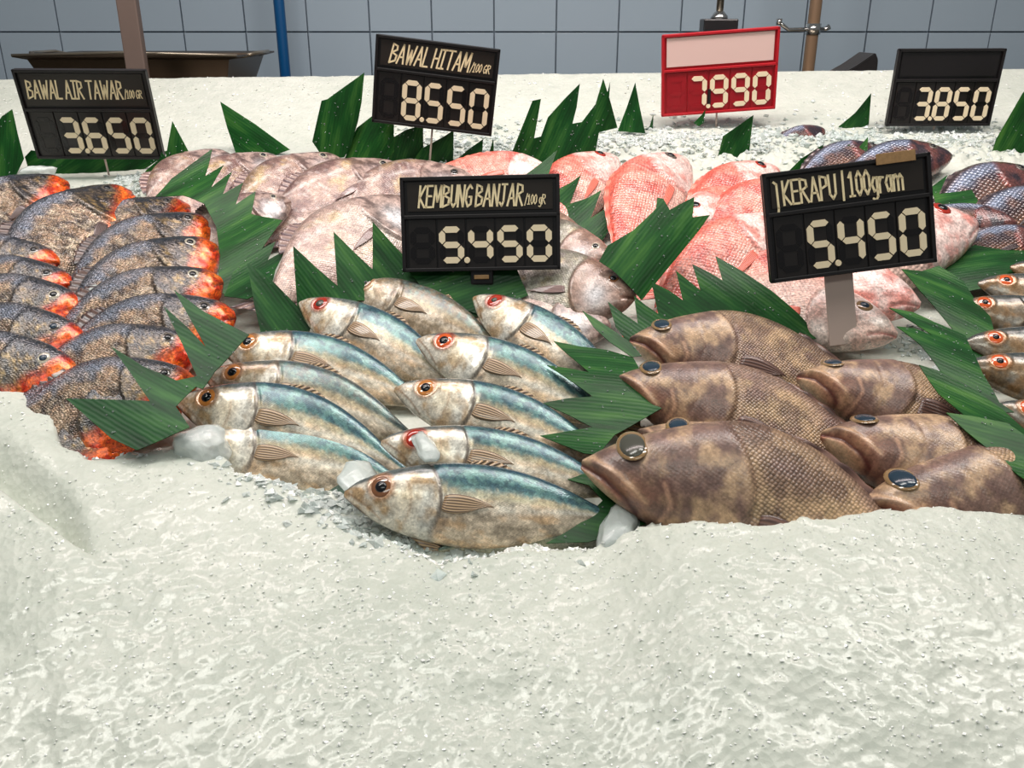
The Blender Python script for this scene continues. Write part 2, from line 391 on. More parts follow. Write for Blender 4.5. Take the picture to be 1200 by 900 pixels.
def c_mackerel(S, x, y, yr, sd, kw):
    n = fbm(x*26, y*26, sd); n2 = fbm(x*70, y*70, sd+5)
    back = lin((58, 96, 108))*(1-n[..., None]) + lin((120, 162, 152))*n[..., None]
    c = mixc(lin((222, 204, 180)), lin((166, 152, 132)), sst(.38, .62, fbm(x*20, y*44, sd)))
    c = mixc(c, lin((226, 176, 118)), sst(.48, .66, fbm(x*16, y*40, sd+9))*.4*(yr < .3))
    w = sst(.18, .42, yr + (n2-.5)*.25 - .12*(x < .32))
    c = mixc(c, lin((178, 174, 140)), sst(.02, .2, yr)*(1-w)*.6)
    c = mixc(c, back, w)
    c = mixc(c, lin((44, 68, 84)), sst(.78, .95, yr)*.85)
    c = mixc(c, lin((46, 74, 92)), sst(.50, .58, fbm(x*34+y*60, y*50-x*30, sd+15))*sst(.25, .5, yr)*.7)
    c = mixc(c, lin((226, 222, 210)), np.exp(-((yr-.02-.15*np.sin(x*9))/.12)**2)*.55)  # silver-white highlight painted as a wavy band along the flank
    # head
    gx = head_blend(x, y, .305, 1.6)
    hd = sst(.012, -.012, x-gx)
    hc = mixc(lin((232, 224, 208)), lin((190, 160, 122)), sst(.42, .68, fbm(x*22, y*22, sd+2)))
    hc = mixc(hc, lin((96, 104, 104)), sst(.55, .85, yr + (n-.5)*.4))
    hc = mixc(hc, lin((240, 226, 196)), np.exp(-((x-.2)/.045)**2 - ((y+.01)/.045)**2)*.7)
    c = mixc(c, hc, hd)
    c = mixc(c, lin((84, 70, 66)), np.exp(-((x-gx)/.006)**2)*(yr > -.8)*.8)
    c = mixc(c, lin((110, 110, 110)), np.exp(-((x-gx-.028)/.012)**2)*(yr > -.75)*(yr < .5)*.35)
    md = segdist(x, y, [(-.01, -.012), (.06, -.055), (.115, -.098)])
    c = mixc(c, lin((84, 58, 44)), np.exp(-(md/.0045)**2)*.9)
    md2 = segdist(x, y, [(.0, .004), (.075, -.036), (.125, -.075)])
    c = mixc(c, lin((150, 118, 90)), np.exp(-(md2/.004)**2)*.7)
    pre = np.abs(x - (.215 - 1.2*(y+.02)**2*4))
    c = mixc(c, lin((170, 140, 112)), np.exp(-(pre/.005)**2)*(yr > -.8)*(yr < .5)*.6)
    c = mixc(c, lin((196, 206, 206)), np.exp(-((x-.26)/.03)**2)*(yr < .4)*.35)
    if kw.get('back'):
        c = mixc(c, lin((112, 128, 104)), .6+0*x)
    if kw.get('dark'):
        c = mixc(c*.36, lin((150, 112, 70)), sst(.42, .62, fbm(x*18, y*18, sd+21))*.7*(yr < .5))
        c = mixc(c, lin((52, 74, 82)), sst(.3, .55, yr)*.7)
    if kw.get('dull'):
        c = mixc(c, lin((130, 110, 84)), (.35+.4*sst(.4, .6, n2))*kw['dull'])
    er = np.hypot(x-.118, y-.022)
    c = mixc(c, lin((164, 112, 70)) if not kw.get('red') else lin((158, 52, 30)), sst(.054, .036, er)*.75)
    return c, 1-hd*.9
def d_mackerel(S, x, y, yr):
    gx = head_blend(x, y, .305, 1.6)
    d = .006*sst(.05, .0, gx-x)*sst(-.004, .004, gx-x)
    d = d - .005*np.exp(-((x-gx-.006)/.006)**2)
    md = segdist(x, y, [(-.01, -.012), (.06, -.055), (.115, -.098)])
    d = d - .006*np.exp(-(md/.005)**2)
    d = d + .004*np.exp(-((np.hypot(x-.118, y-.022)-.04)/.01)**2)
    return d

def c_grouper(S, x, y, yr, sd, kw):
    n = fbm(x*9, y*13, sd); n2 = fbm(x*30, y*30, sd+5); n3 = fbm(x*5, y*7, sd+8)
    c = mixc(lin((184, 152, 118)), lin((112, 86, 72)), sst(.36, .66, fbm(x*18, y*24, sd))*.85)
    c = mixc(c, lin((132, 104, 102)), sst(.45, .65, n3)*.55)
    c = mixc(c, lin((182, 154, 118)), sst(.5, .7, n2)*.55*(yr < .5))
    c = mixc(c, lin((84, 64, 60)), sst(.55, .95, yr)*.55)
    gx = head_blend(x, y, .345, 1.6)
    hd = sst(.01, -.02, x-gx)
    hc = mixc(lin((188, 156, 124)), lin((122, 96, 86)), sst(.36, .62, fbm(x*20, y*20, sd+3)))
    hc = mixc(hc, lin((96, 72, 68)), sst(.56, .66, fbm(x*44, y*44, sd+12))*.5)
    hc = mixc(hc, lin((196, 130, 100)), sst(.1, -.5, yr)*sst(.25, .02, x)*.6)
    c = mixc(c, hc, hd)
    c = mixc(c, lin((88, 66, 60)), np.exp(-((x-gx)/.006)**2)*.5)
    md = segdist(x, y, [(-.01, -.004), (.05, -.028), (.10, -.062), (.128, -.088)])
    c = mixc(c, lin((84, 34, 30)), np.exp(-(md/.0055)**2)*.95)
    md2 = segdist(x, y, [(.015, -.026), (.06, -.058), (.10, -.088)])
    c = mixc(c, lin((214, 186, 150)), np.exp(-(md2/.007)**2)*.8)
    md3 = segdist(x, y, [(.02, .012), (.08, -.018), (.14, -.062)])
    c = mixc(c, lin((206, 168, 134)), np.exp(-(md3/.006)**2)*.7)
    md5 = segdist(x, y, [(.17, -.02), (.19, -.06), (.175, -.10), (.14, -.115)])
    c = mixc(c, lin((196, 150, 124)), np.exp(-((md5)/.005)**2)*.7); c = mixc(c, lin((92, 62, 56)), np.exp(-((md5-.009)/.005)**2)*.6)
    return c, 1-hd*.85
def d_grouper(S, x, y, yr):
    gx = head_blend(x, y, .345, 1.6)
    d = .007*sst(-.004, .004, gx-x)*sst(.08, 0, gx-x) - .004*np.exp(-((x-gx-.006)/.007)**2)
    md = segdist(x, y, [(-.01, -.004), (.05, -.028), (.10, -.062), (.128, -.088)])
    d = d - .012*np.exp(-(md/.007)**2) + .005*np.exp(-((md-.016)/.008)**2)
    md3 = segdist(x, y, [(.03, .0), (.09, -.03), (.14, -.075)])
    d = d + .005*np.exp(-(md3/.010)**2)
    md4 = segdist(x, y, [(.22, .06), (.25, -.02), (.22, -.09)])
    d = d - .003*np.exp(-(md4/.005)**2)
    return d

def c_pacu(S, x, y, yr, sd, kw):
    n = fbm(x*20, y*20, sd); n2 = fbm(x*60, y*60, sd+5)
    c = mixc(lin((168, 138, 112)), lin((78, 64, 56)), sst(.35, .65, n))
    c = mixc(c, lin((226, 206, 178)), sst(.48, .66, n2)*.7*(yr < .6)*kw.get('silver', .6))
    c = mixc(c, lin((124, 134, 152)), sst(.42, .66, yr + (n-.5)*.5)*.75)  # blue-grey upper back, its silvery sheen painted into the colour
    c = mixc(c, lin((48, 50, 58)), sst(.72, .9, yr)*.85)
    gx = head_blend(x, y, .275, 1.0)
    hd = sst(.012, -.015, x-gx)
    hc = mixc(lin((92, 80, 68)), lin((48, 46, 48)), sst(.4, .6, fbm(x*40, y*40, sd+3)))
    hc = mixc(hc, lin((176, 146, 92)), sst(.55, .72, fbm(x*55, y*55, sd+4))*.6)
    hc = mixc(hc, lin((52, 58, 68)), sst(.3, .6, yr)*.8)
    c = mixc(c, hc, hd)
    # orange-red throat and chin
    oc = mixc(lin((250, 104, 30)), lin((204, 48, 16)), sst(.4, .65, fbm(x*30, y*50, sd+6)))
    oc = mixc(oc, lin((250, 150, 60)), sst(.6, .75, fbm(x*44, y*20, sd+7))*.6)
    w = sst(.02, -.06, y + .10*sst(.05, .3, x) - .10*sst(.12, -.02, x) + (n-.5)*.05)*sst(.42, .26, x)
    c = mixc(c, oc, w)
    c = mixc(c, lin((30, 26, 28)), np.exp(-((x-gx)/.007)**2)*(yr > -.4)*.7)
    md = segdist(x, y, [(-.01, -.03), (.05, -.052)])
    c = mixc(c, lin((60, 24, 20)), np.exp(-(md/.006)**2)*.8)
    return c, np.clip(1-hd*.7-w*.3, 0, 1)
def d_pacu(S, x, y, yr):
    gx = head_blend(x, y, .275, 1.0)
    d = .010*sst(-.004, .004, gx-x)*sst(.07, 0, gx-x) - .005*np.exp(-((x-gx-.008)/.008)**2)
    md = segdist(x, y, [(-.01, -.03), (.05, -.052)])
    d = d - .008*np.exp(-(md/.007)**2)
    d = d + .005*(fbm(x*40, y*40, 3)-.5)*(x < gx)
    return d

def c_pomfret(S, x, y, yr, sd, kw):
    n = fbm(x*14, y*14, sd); n2 = fbm(x*50, y*50, sd+5)
    base = lin((186, 156, 142)); dk = lin((128, 98, 92))
    if kw.get('pale'): base = lin((206, 178, 164)); dk = lin((172, 142, 132))
    if kw.get('grey'): base = lin((168, 164, 146)); dk = lin((120, 110, 98))
    c = mixc(base, dk, sst(.4, .65, n))
    c = mixc(c, lin((200, 172, 110)), sst(.52, .7, fbm(x*8, y*10, sd+6))*.6)
    c = mixc(c, lin((236, 222, 216)), sst(.55, .7, n2)*.4)
    c = mixc(c, dk*.6, sst(.62, .95, yr)*.6); c = mixc(c, dk*.8, sst(.5, .62, fbm(x*30, y*30, sd+14))*.35)
    if kw.get('pale'): c = mixc(c, lin((236, 238, 226)), np.exp(-((x-.2)/.12)**2 - ((y+.05)/.12)**2)*.7)
    gx = head_blend(x, y, .275, 1.0)
    hd = sst(.012, -.015, x-gx)
    hc = mixc(lin((184, 158, 148)), lin((98, 78, 74)), sst(.40, .62, fbm(x*30, y*34, sd+3)))
    if kw.get('grey'): hc = mixc(hc, lin((150, 112, 92)), .6+0*x)
    hc = mixc(hc, lin((222, 224, 228)), np.exp(-((x-.16)/.05)**2 - ((y+.06)/.06)**2)*.8)
    c = mixc(c, hc, hd*.9)
    c = mixc(c, lin((110, 84, 80)), np.exp(-((x-gx)/.007)**2)*.6)
    ln = np.exp(-((y-.07-.05*np.sin((x-.3)*3))/.006)**2)*(x > .3)*(x < .75)
    c = mixc(c, lin((232, 226, 220)), ln*.5)
    md = segdist(x, y, [(-.01, -.025), (.045, -.045)])
    c = mixc(c, lin((90, 50, 44)), np.exp(-(md/.005)**2)*.7)
    return c, 1-hd*.8
d_pomfret = d_pacu

def c_snapper(S, x, y, yr, sd, kw):
    n = fbm(x*12, y*12, sd); n2 = fbm(x*46, y*46, sd+5)
    c = mixc(lin((232, 142, 124)), lin((206, 92, 82)), sst(.38, .66, n))
    c = mixc(c, lin((240, 204, 190)), sst(.5, .7, n2)*.4)
    c = mixc(c, lin((240, 214, 200)), sst(.1, -.7, yr + (n-.5)*.4)*.8)
    c = mixc(c, lin((226, 96, 78)), sst(.72, .92, yr)*.8)
    gx = head_blend(x, y, .31, 1.2)
    hd = sst(.012, -.015, x-gx)
    hc = mixc(lin((240, 214, 206)), lin((226, 150, 138)), sst(.4, .66, fbm(x*18, y*18, sd+3)))
    c = mixc(c, hc, hd)
    c = mixc(c, lin((206, 90, 80)), np.exp(-((x-gx)/.007)**2)*.55)
    if kw.get('pale'): c = mixc(c, lin((214, 204, 190)), .72*(.6+.4*n))
    md = segdist(x, y, [(-.01, -.012), (.05, -.04), (.09, -.062)])
    c = mixc(c, lin((170, 90, 80)), np.exp(-(md/.004)**2)*.8)
    return c, 1-hd*.8
def d_snapper(S, x, y, yr):
    gx = head_blend(x, y, .31, 1.2)
    d = .009*sst(-.004, .004, gx-x)*sst(.08, 0, gx-x) - .004*np.exp(-((x-gx-.007)/.007)**2)
    md = segdist(x, y, [(-.01, -.012), (.05, -.04), (.09, -.062)])
    return d - .008*np.exp(-(md/.006)**2)

def c_tilapia(S, x, y, yr, sd, kw):
    n = fbm(x*14, y*14, sd); n2 = fbm(x*40, y*40, sd+5)
    c = mixc(lin((104, 78, 72)), lin((62, 48, 54)), sst(.4, .62, n))
    c = mixc(c, lin((132, 146, 172)), sst(.30, .6, yr + (n-.5)*.4)*sst(.95, .7, yr)*.75)
    c = mixc(c, lin((156, 110, 78)), sst(.1, -.6, yr)*.6)
    c = mixc(c, lin((46, 36, 42)), sst(.8, .95, yr)*.8)
    gx = head_blend(x, y, .31, 1.2); hd = sst(.012, -.015, x-gx)
    hc = mixc(lin((110, 66, 62)), lin((52, 42, 50)), sst(.4, .62, fbm(x*18, y*18, sd+3)))
    c = mixc(c, hc, hd)
    c = mixc(c, lin((150, 52, 44)), np.exp(-((x-gx)/.010)**2)*(yr < .3)*.6)
    return c, 1-hd*.8
d_tilapia = d_snapper

SP = {
 'mackerel': dict(top=[(0, .004), (.03, .030), (.08, .056), (.16, .084), (.27, .108), (.4, .117), (.53, .108), (.66, .078), (.78, .036), (.86, .015)],
                  bot=[(0, -.014), (.03, -.036), (.08, -.066), (.16, -.098), (.27, -.122), (.4, -.130), (.53, -.112), (.66, -.076), (.78, -.032), (.86, -.014)],
                  th=[(0, .006), (.03, .022), (.1, .042), (.2, .054), (.35, .060), (.5, .053), (.65, .036), (.8, .014), (.86, .008)],
                  eye=(.118, .020, .034), col=c_mackerel, dis=d_mackerel, tail=(.86, .075, .13, .5), pec=(.312, -.014, .155, .070, -7), dors=(.34, .48, .025), anal=None),
 'grouper': dict(top=[(0, .004), (.04, .034), (.1, .070), (.2, .112), (.33, .146), (.46, .146), (.6, .118), (.72, .078), (.82, .050), (.88, .046)],
                 bot=[(0, -.016), (.04, -.046), (.1, -.080), (.2, -.120), (.33, -.150), (.46, -.146), (.6, -.112), (.72, -.070), (.82, -.048), (.88, -.044)],
                 th=[(0, .014), (.04, .046), (.1, .072), (.2, .094), (.33, .098), (.5, .082), (.68, .048), (.82, .022), (.88, .012)],
                 eye=(.096, .047, .033), col=c_grouper, dis=d_grouper, tail=(.87, .07, .13, .08), pec=(.36, -.065, .16, .085, -8), dors=(.34, .80, .020), anal=(.62, .78, .03)),
 'pacu': dict(top=[(0, .006), (.025, .045), (.08, .092), (.18, .145), (.32, .195), (.46, .195), (.6, .150), (.72, .088), (.82, .042), (.87, .036)],
              bot=[(0, -.03), (.025, -.070), (.08, -.120), (.18, -.175), (.32, -.205), (.46, -.20), (.6, -.155), (.72, -.088), (.82, -.042), (.87, -.036)],
              th=[(0, .014), (.03, .044), (.1, .066), (.22, .080), (.38, .078), (.55, .058), (.72, .030), (.87, .010)],
              eye=(.105, .030, .026), col=c_pacu, dis=d_pacu, tail=(.86, .10, .13, .3), pec=(.29, -.10, .12, .05, -25), dors=(.45, .62, .05), anal=(.6, .8, .04)),
 'snapper': dict(top=[(0, .004), (.03, .038), (.09, .088), (.2, .145), (.34, .178), (.48, .170), (.62, .126), (.74, .072), (.83, .038), (.88, .034)],
                 bot=[(0, -.018), (.03, -.048), (.09, -.086), (.2, -.128), (.34, -.155), (.48, -.150), (.62, -.112), (.74, -.062), (.83, -.036), (.88, -.032)],
                 th=[(0, .012), (.03, .036), (.1, .060), (.22, .078), (.38, .078), (.55, .058), (.72, .032), (.88, .010)],
                 eye=(.13, .050, .030), col=c_snapper, dis=d_snapper, tail=(.87, .09, .13, .35), pec=(.33, -.05, .18, .045, -14), dors=(.34, .76, .022), anal=(.62, .76, .04)),
}
SP['pomfret'] = dict(SP['pacu'], col=c_pomfret, dis=d_pomfret, th=[(0, .012), (.03, .036), (.1, .054), (.22, .066), (.38, .066), (.55, .05), (.72, .026), (.87, .010)], tail=(.86, .10, .13, .55), pec=(.29, -.05, .17, .045, -12), eye=(.10, .035, .026))
SP['tilapia'] = dict(SP['snapper'], col=c_tilapia, dis=d_tilapia, tail=(.87, .08, .11, .05))

M['sk_mackerel'] = fish_skin('mackerel_skin', 130, 1.5, .35, .12, .24, .2, .5, fleck=.22)
M['sk_grouper'] = fish_skin('grouper_skin', 120, 1.15, .75, .42, .38, 0, .25, .3, fleck=.16)
M['sk_pacu'] = fish_skin('pacu_skin', 95, 1.4, .9, .5, .22, .3, .7, .6, fleck=.5)
M['sk_pomfret'] = fish_skin('pomfret_skin', 95, 1.3, .6, .25, .3, .08, .45, fleck=.24)
M['sk_snapper'] = fish_skin('snapper_skin', 70, 1.3, .8, .34, .3, 0, .5, fleck=.28)
M['sk_tilapia'] = fish_skin('tilapia_skin', 42, 1.3, .9, .6, .24, .15, .7, .2, fleck=.3)
M['fn_mackerel'] = fin_mat('mackerel_fin', (192, 162, 126), (96, 76, 62))
M['fn_grouper'] = fin_mat('grouper_fin', (120, 88, 76), (84, 62, 58))
M['fn_pacu'] = fin_mat('pacu_fin', (96, 70, 62), (52, 44, 46))
M['fn_pomfret'] = fin_mat('pomfret_fin', (156, 126, 116), (92, 74, 78))
M['fn_snapper'] = fin_mat('snapper_fin', (234, 140, 118), (214, 96, 82))
M['fn_tilapia'] = fin_mat('tilapia_fin', (86, 66, 64), (48, 40, 46))
def eyemat(name, rgb): return plain(name, rgb, .12, coat=.8, var=.35, bscale=70)
M['ey_amber'] = eyemat('amber_iris', (206, 132, 66)); M['ey_red'] = eyemat('red_iris', (176, 44, 22)); M['ey_orange'] = eyemat('orange_red_iris', (226, 98, 44))
M['ey_grey'] = eyemat('cloudy_grey_iris', (150, 120, 82)); M['ey_silver'] = eyemat('silver_iris', (186, 178, 160)); M['ey_brown'] = eyemat('brown_iris', (132, 86, 56))
M['ey_dim'] = eyemat('dark_grey_iris', (96, 88, 80))
M['pupil'] = plain('black_pupil', (18, 20, 24), .12); M['pupil_blue'] = plain('blue_grey_pupil', (40, 56, 70), .14)
M['pupil_grey'] = plain('clouded_pupil', (76, 76, 68), .16)

def smoothgrid(nu, nv):
    g = np.arange(nu*nv).reshape(nu, nv)
    return np.stack([g[:-1, :-1], g[1:, :-1], g[1:, 1:], g[:-1, 1:]], -1).reshape(-1, 4)

FISHN = [0]
def fish(sp, name, label, cat, group, snout, toward, L, h0=.03, h1=.02, tilt=30, bend=0., droop=0., eye='ey_amber', pup='pupil', lo=False,
         flip=False, fins=('tail_fin', 'pectoral_fin', 'dorsal_fin', 'anal_fin'), fat=1., **kw):
    S = SP[sp]; FISHN[0] += 1; sd = FISHN[0]*7.3
    A = P(*snout, h0); B = P(*toward, h0)
    d = B-A; d /= np.linalg.norm(d)
    T = A + d*L - EN*(h0-h1)
    X = (T-A); X /= np.linalg.norm(X)
    Nn = EN - X*np.dot(EN, X); Nn /= np.linalg.norm(Nn)
    Dd = np.cross(Nn, X)
    if Dd[1] < 0: Dd = -Dd
    if flip: Dd = -Dd
    t = math.radians(tilt)*(-1 if flip else 1)
    D2 = math.cos(t)*Dd + math.sin(t)*Nn; N2 = math.cos(t)*Nn - math.sin(t)*Dd
    Z = np.cross(X, D2); side = 1.0 if np.dot(Z, N2) > 0 else -1.0
    Mx = Matrix(((X[0]*L, D2[0]*L, Z[0]*L, A[0]), (X[1]*L, D2[1]*L, Z[1]*L, A[1]), (X[2]*L, D2[2]*L, Z[2]*L, A[2]), (0, 0, 0, 1)))
    root = thing(name, label, cat, group, Mx)
    smax = S['top'][-1][0]
    NU, NV = (64, 36) if lo else ((150, 84) if sp in ('mackerel', 'grouper') else (112, 60))
    s = smax*np.linspace(0, 1, NU)**1.25
    top, bot = curve(S['top'], s), curve(S['bot'], s); th = curve(S['th'], s)*fat
    rnd = random.Random(sd)
    dv = 1 + rnd.uniform(-.05, .05)
    top = top*dv; bot = bot*dv
    mid = (top+bot)/2; hh = (top-bot)/2
    a = np.linspace(0, 2*math.pi, NV, endpoint=False)
    # more vertices on the visible flank than underneath
    ca, sa = np.cos(a), np.sin(a)
    x = s[:, None]*np.ones((1, NV)); y = mid[:, None] + hh[:, None]*ca[None, :]
    zs = np.sign(sa)*np.abs(sa)**.88
    zb = th[:, None]*zs[None, :]
    yr = np.broadcast_to(ca[None, :], x.shape)
    c, al = S['col'](S, x, y, yr, sd, kw)
    dis = S['dis'](S, x, y, yr)
    zb = zb + np.sign(sa)[None, :]*np.abs(sa)[None, :]*dis
    jaw = fbm(x*12, y*12, sd+1)
    zb = zb*(1 + .05*(jaw-.5))
    def deform(x, y, z):
        q = np.clip(x-.25, 0, 2)
        return x, y + bend*q*q*(-1.0) , z + side*(-droop)*q*q
    X3, Y3, Z3 = deform(x, y, zb)
    V = np.stack([X3, Y3, Z3], -1).reshape(-1, 3)
    g = np.arange(NU*NV).reshape(NU, NV); gn = np.roll(g, -1, 1)
    Fc = np.stack([g[:-1], g[1:], gn[1:], gn[:-1]], -1).reshape(-1, 4).tolist()
    Fc.append(g[0].tolist()); Fc.append(g[-1][::-1].tolist())
    cols = np.concatenate([np.clip(c, 0, 1), np.clip(al, 0, 1)[..., None]], -1).reshape(-1, 4)
    body = mesh_obj('body', V, Fc, M['sk_'+sp], root, cols=cols)
    # fish space is left-handed for some, so fix the facing
    bmx = bmesh.new(); bmx.from_mesh(body.data); bmesh.ops.recalc_face_normals(bmx, faces=bmx.faces); bmx.to_mesh(body.data); bmx.free()
    def surf(px, py):
        i = np.interp(px, s, np.arange(NU)); t_, b_, h_ = np.interp(px, s, top), np.interp(px, s, bot), np.interp(px, s, th)
        m_, q_ = (t_+b_)/2, (t_-b_)/2
        r = np.clip((py-m_)/q_, -1, 1)
        return h_*np.maximum(0, 1-r*r)**.44
    # eye: a low dome and its pupil
    if eye:
        ex, ey, er = S['eye']; ex, ey = kw.get('exy', (ex, ey))
        def dome(r, hgt, cx, cy, off):
            nr, na = 7, 20; vs = []; fs = []
            for i in range(nr+1):
                ph = i/nr*math.pi/2
                for k in range(na):
                    th_ = k*2*math.pi/na
                    rx = r*math.sin(ph)
                    px_, py_ = cx + rx*math.cos(th_), cy + rx*math.sin(th_)
                    vs.append((px_, py_, hgt*math.cos(ph)))
            vs = np.array(vs); base = surf(cx, cy); sx = (surf(cx+er, cy)-surf(cx-er, cy))/(2*er); sy = (surf(cx, cy+er)-surf(cx, cy-er))/(2*er)
            sx = np.clip(sx, -.5, .5); sy = np.clip(sy, -.9, .9)
            zz_ = base + sx*(vs[:, 0]-cx) + sy*(vs[:, 1]-cy) + off
            nrm = np.array([-sx, -sy, 1.0]); nrm /= np.linalg.norm(nrm)
            vv = np.stack([vs[:, 0] + nrm[0]*vs[:, 2], vs[:, 1] + nrm[1]*vs[:, 2], (zz_ + nrm[2]*vs[:, 2])*side], -1)
            for i in range(nr):
                for k in range(na): fs.append([i*na+k, i*na+(k+1) % na, (i+1)*na+(k+1) % na, (i+1)*na+k])
            if side < 0: fs = [f[::-1] for f in fs]
            return vv, fs
        vv, fs = dome(er, er*.24, ex, ey, -.0036)
        e = mesh_obj('eye', vv, [f[::-1] for f in fs], M[eye], root)
        vv, fs = dome(er*kw.get('pr', .55), er*.26, ex, ey, er*.03)
        p = mesh_obj('pupil', vv, [f[::-1] for f in fs], M[pup], e)
        for o in (e, p):
            b_ = bmesh.new(); b_.from_mesh(o.data); bmesh.ops.remove_doubles(b_, verts=b_.verts, dist=1e-6)
            bmesh.ops.recalc_face_normals(b_, faces=b_.faces)
            cz = sum((f.normal.z*side for f in b_.faces))
            if cz < 0: bmesh.ops.reverse_faces(b_, faces=b_.faces)
            b_.to_mesh(o.data); b_.free()
    def fin(nm, fn, nu=12, nv=12, thick=.003):
        u, v = np.meshgrid(np.linspace(0, 1, nu), np.linspace(0, 1, nv), indexing='ij')
        fx_, fy_, fz_ = fn(u, v)
        tt = thick*(1-u*.8)
        v1 = np.stack(deform(fx_, fy_, fz_+tt), -1).reshape(-1, 3); v2 = np.stack(deform(fx_, fy_, fz_-tt), -1).reshape(-1, 3)
        q = smoothgrid(nu, nv); n0 = nu*nv
        fs = q.tolist() + (q[:, ::-1]+n0).tolist()
        g_ = np.arange(n0).reshape(nu, nv)
        for ed in (g_[0], g_[-1], g_[:, 0], g_[:, -1]):
            for i in range(len(ed)-1): fs.append([int(ed[i]), int(ed[i+1]), int(ed[i+1])+n0, int(ed[i])+n0])
        uv = np.stack([u, v*1.6], -1).reshape(-1, 2)
        o = mesh_obj(nm, np.concatenate([v1, v2]), fs, M['fn_'+sp], root, uvs=np.concatenate([uv, uv]))
        b_ = bmesh.new(); b_.from_mesh(o.data); bmesh.ops.recalc_face_normals(b_, faces=b_.faces); b_.to_mesh(o.data); b_.free()
        return o
    if 'tail_fin' in fins:
        x0, spread, ln, fork = S['tail']
        r0 = float(np.interp(x0, s, top)-np.interp(x0, s, bot))/2*.9
        def tf(u, v):
            w = 2*v-1
            return (x0-.015 + u*(ln*(1-fork*(1-np.abs(w)**1.3))), w*(r0 + (spread-r0)*u**.8), .004*np.sin(v*30)*u)
        fin('tail_fin', tf, 10, 22)
    if 'pectoral_fin' in fins and S['pec']:
        px0, py0, pl, pw, pa = S['pec']; pa = math.radians(pa)
        def pf(u, v):
            w = (2*v-1)
            lx = u*pl*(.80+.20*v); ly = w*pw*.5*(.62+.75*u**.6)*(1-u**1.6*.97) + .25*pw*u
            xx_ = px0 + lx*math.cos(pa) - ly*math.sin(pa); yy_ = py0 + lx*math.sin(pa) + ly*math.cos(pa)
            return xx_, yy_, side*(surf(xx_, yy_) + .001 + .006*u**.5)
        fin('pectoral_fin', pf, 12, 8, .0018)
    if 'dorsal_fin' in fins and S['dors'] and not lo or ('dorsal_fin' in fins and sp in ('snapper', 'tilapia')):
        a0, a1, dh = S['dors']
        def df(u, v):
            xx_ = a0 + (a1-a0)*v + .03*u
            sp_ = dh*(.75+.25*np.abs(np.sin(v*28)))*np.sin(np.pi*np.clip(v*.9+.08, 0, 1))**.6
            return xx_, np.interp(a0+(a1-a0)*v, s, top) - .008 + u*sp_, .002*np.sin(v*40)
        fin('dorsal_fin', df, 5, 40, .002)
    if 'anal_fin' in fins and S['anal'] and not lo:
        b0, b1, ah = S['anal']
        def af(u, v):
            xx_ = b0 + (b1-b0)*v + .04*u
            return xx_, np.interp(b0+(b1-b0)*v, s, bot) + .006 - u*ah*(1-v*.6), .002*np.sin(v*40)
        fin('anal_fin', af, 5, 16, .002)
    return root

# ---- mackerels (heads towards the left column of the catch), back rows first
GM = 'mackerels in two rows behind the white ice front'
def mk(*a, **k): return fish('mackerel', 'mackerel', a[0], 'fish', GM, *a[1:], **k)
mk('dull speckled mackerel with sunken brown eye, topmost below the middle sign', (402, 331), (575, 384), .27, .040, .020, 30, .15, eye='ey_brown', dull=1.0)
mk('silver mackerel with blood-red eye, second down beside pointed leaf tips', (352, 354), (505, 412), .27, .040, .016, 32, .12, eye='ey_red', red=1, pup='pupil_grey')
mk('mackerel with amber eye and pale cheek, third down of the inner row', (258, 405), (470, 428), .275, .040, .018, 32, .28, eye='ey_amber')
mk('yellowish mackerel squeezed low between two others, black pupil in gold eye', (240, 440), (450, 466), .275, .036, .016, 34, .30, eye='ey_amber', dull=.5)
mk('large blue-backed mackerel with gold-ringed eye beside the dark leaf', (208, 470), (470, 500), .285, .036, .018, 36, .34, eye='ey_amber')
mk('mackerel with its head under the ice and fin showing, below the gold-eyed one', (206, 522), (420, 538), .275, .012, .010, 32, .25, eye='ey_amber', pup='pupil')
mk('thin greenish mackerel back almost buried in wet ice', (306, 548), (420, 580), .19, -.004, -.022, 60, .1, eye=None, fins=('tail_fin',), back=1)
mk('white-headed mackerel pointing up under the sign stand', (556, 348), (668, 405), .27, .050, .026, 30, .10, eye='ey_red', red=1, pup='pupil_grey', pr=.4)
mk('mackerel with wide orange-red eye, uppermost full head of the outer row', (489, 398), (690, 452), .27, .052, .024, 32, .16, eye='ey_orange', red=1)
mk('mackerel with yellow-ringed eye and white cheek, middle of the outer row', (463, 455), (680, 494), .27, .050, .020, 33, .20, eye='ey_amber')
mk('mackerel with bleeding red eye and clear ice on its cheek', (447, 517), (660, 536), .265, .046, .018, 33, .12, eye='ey_red', red=1, pup='pupil_grey', pr=.4)
mk('front mackerel with dark brown eye, half sunk in melting ice', (404, 577), (640, 590), .285, .032, .020, 38, .05, eye='ey_brown', fat=1.1)
mk('olive back of a mackerel showing as a strip under the front one', (762, 632), (520, 640), .215, .000, .006, 58, .1, eye=None, fins=('tail_fin',), back=1)

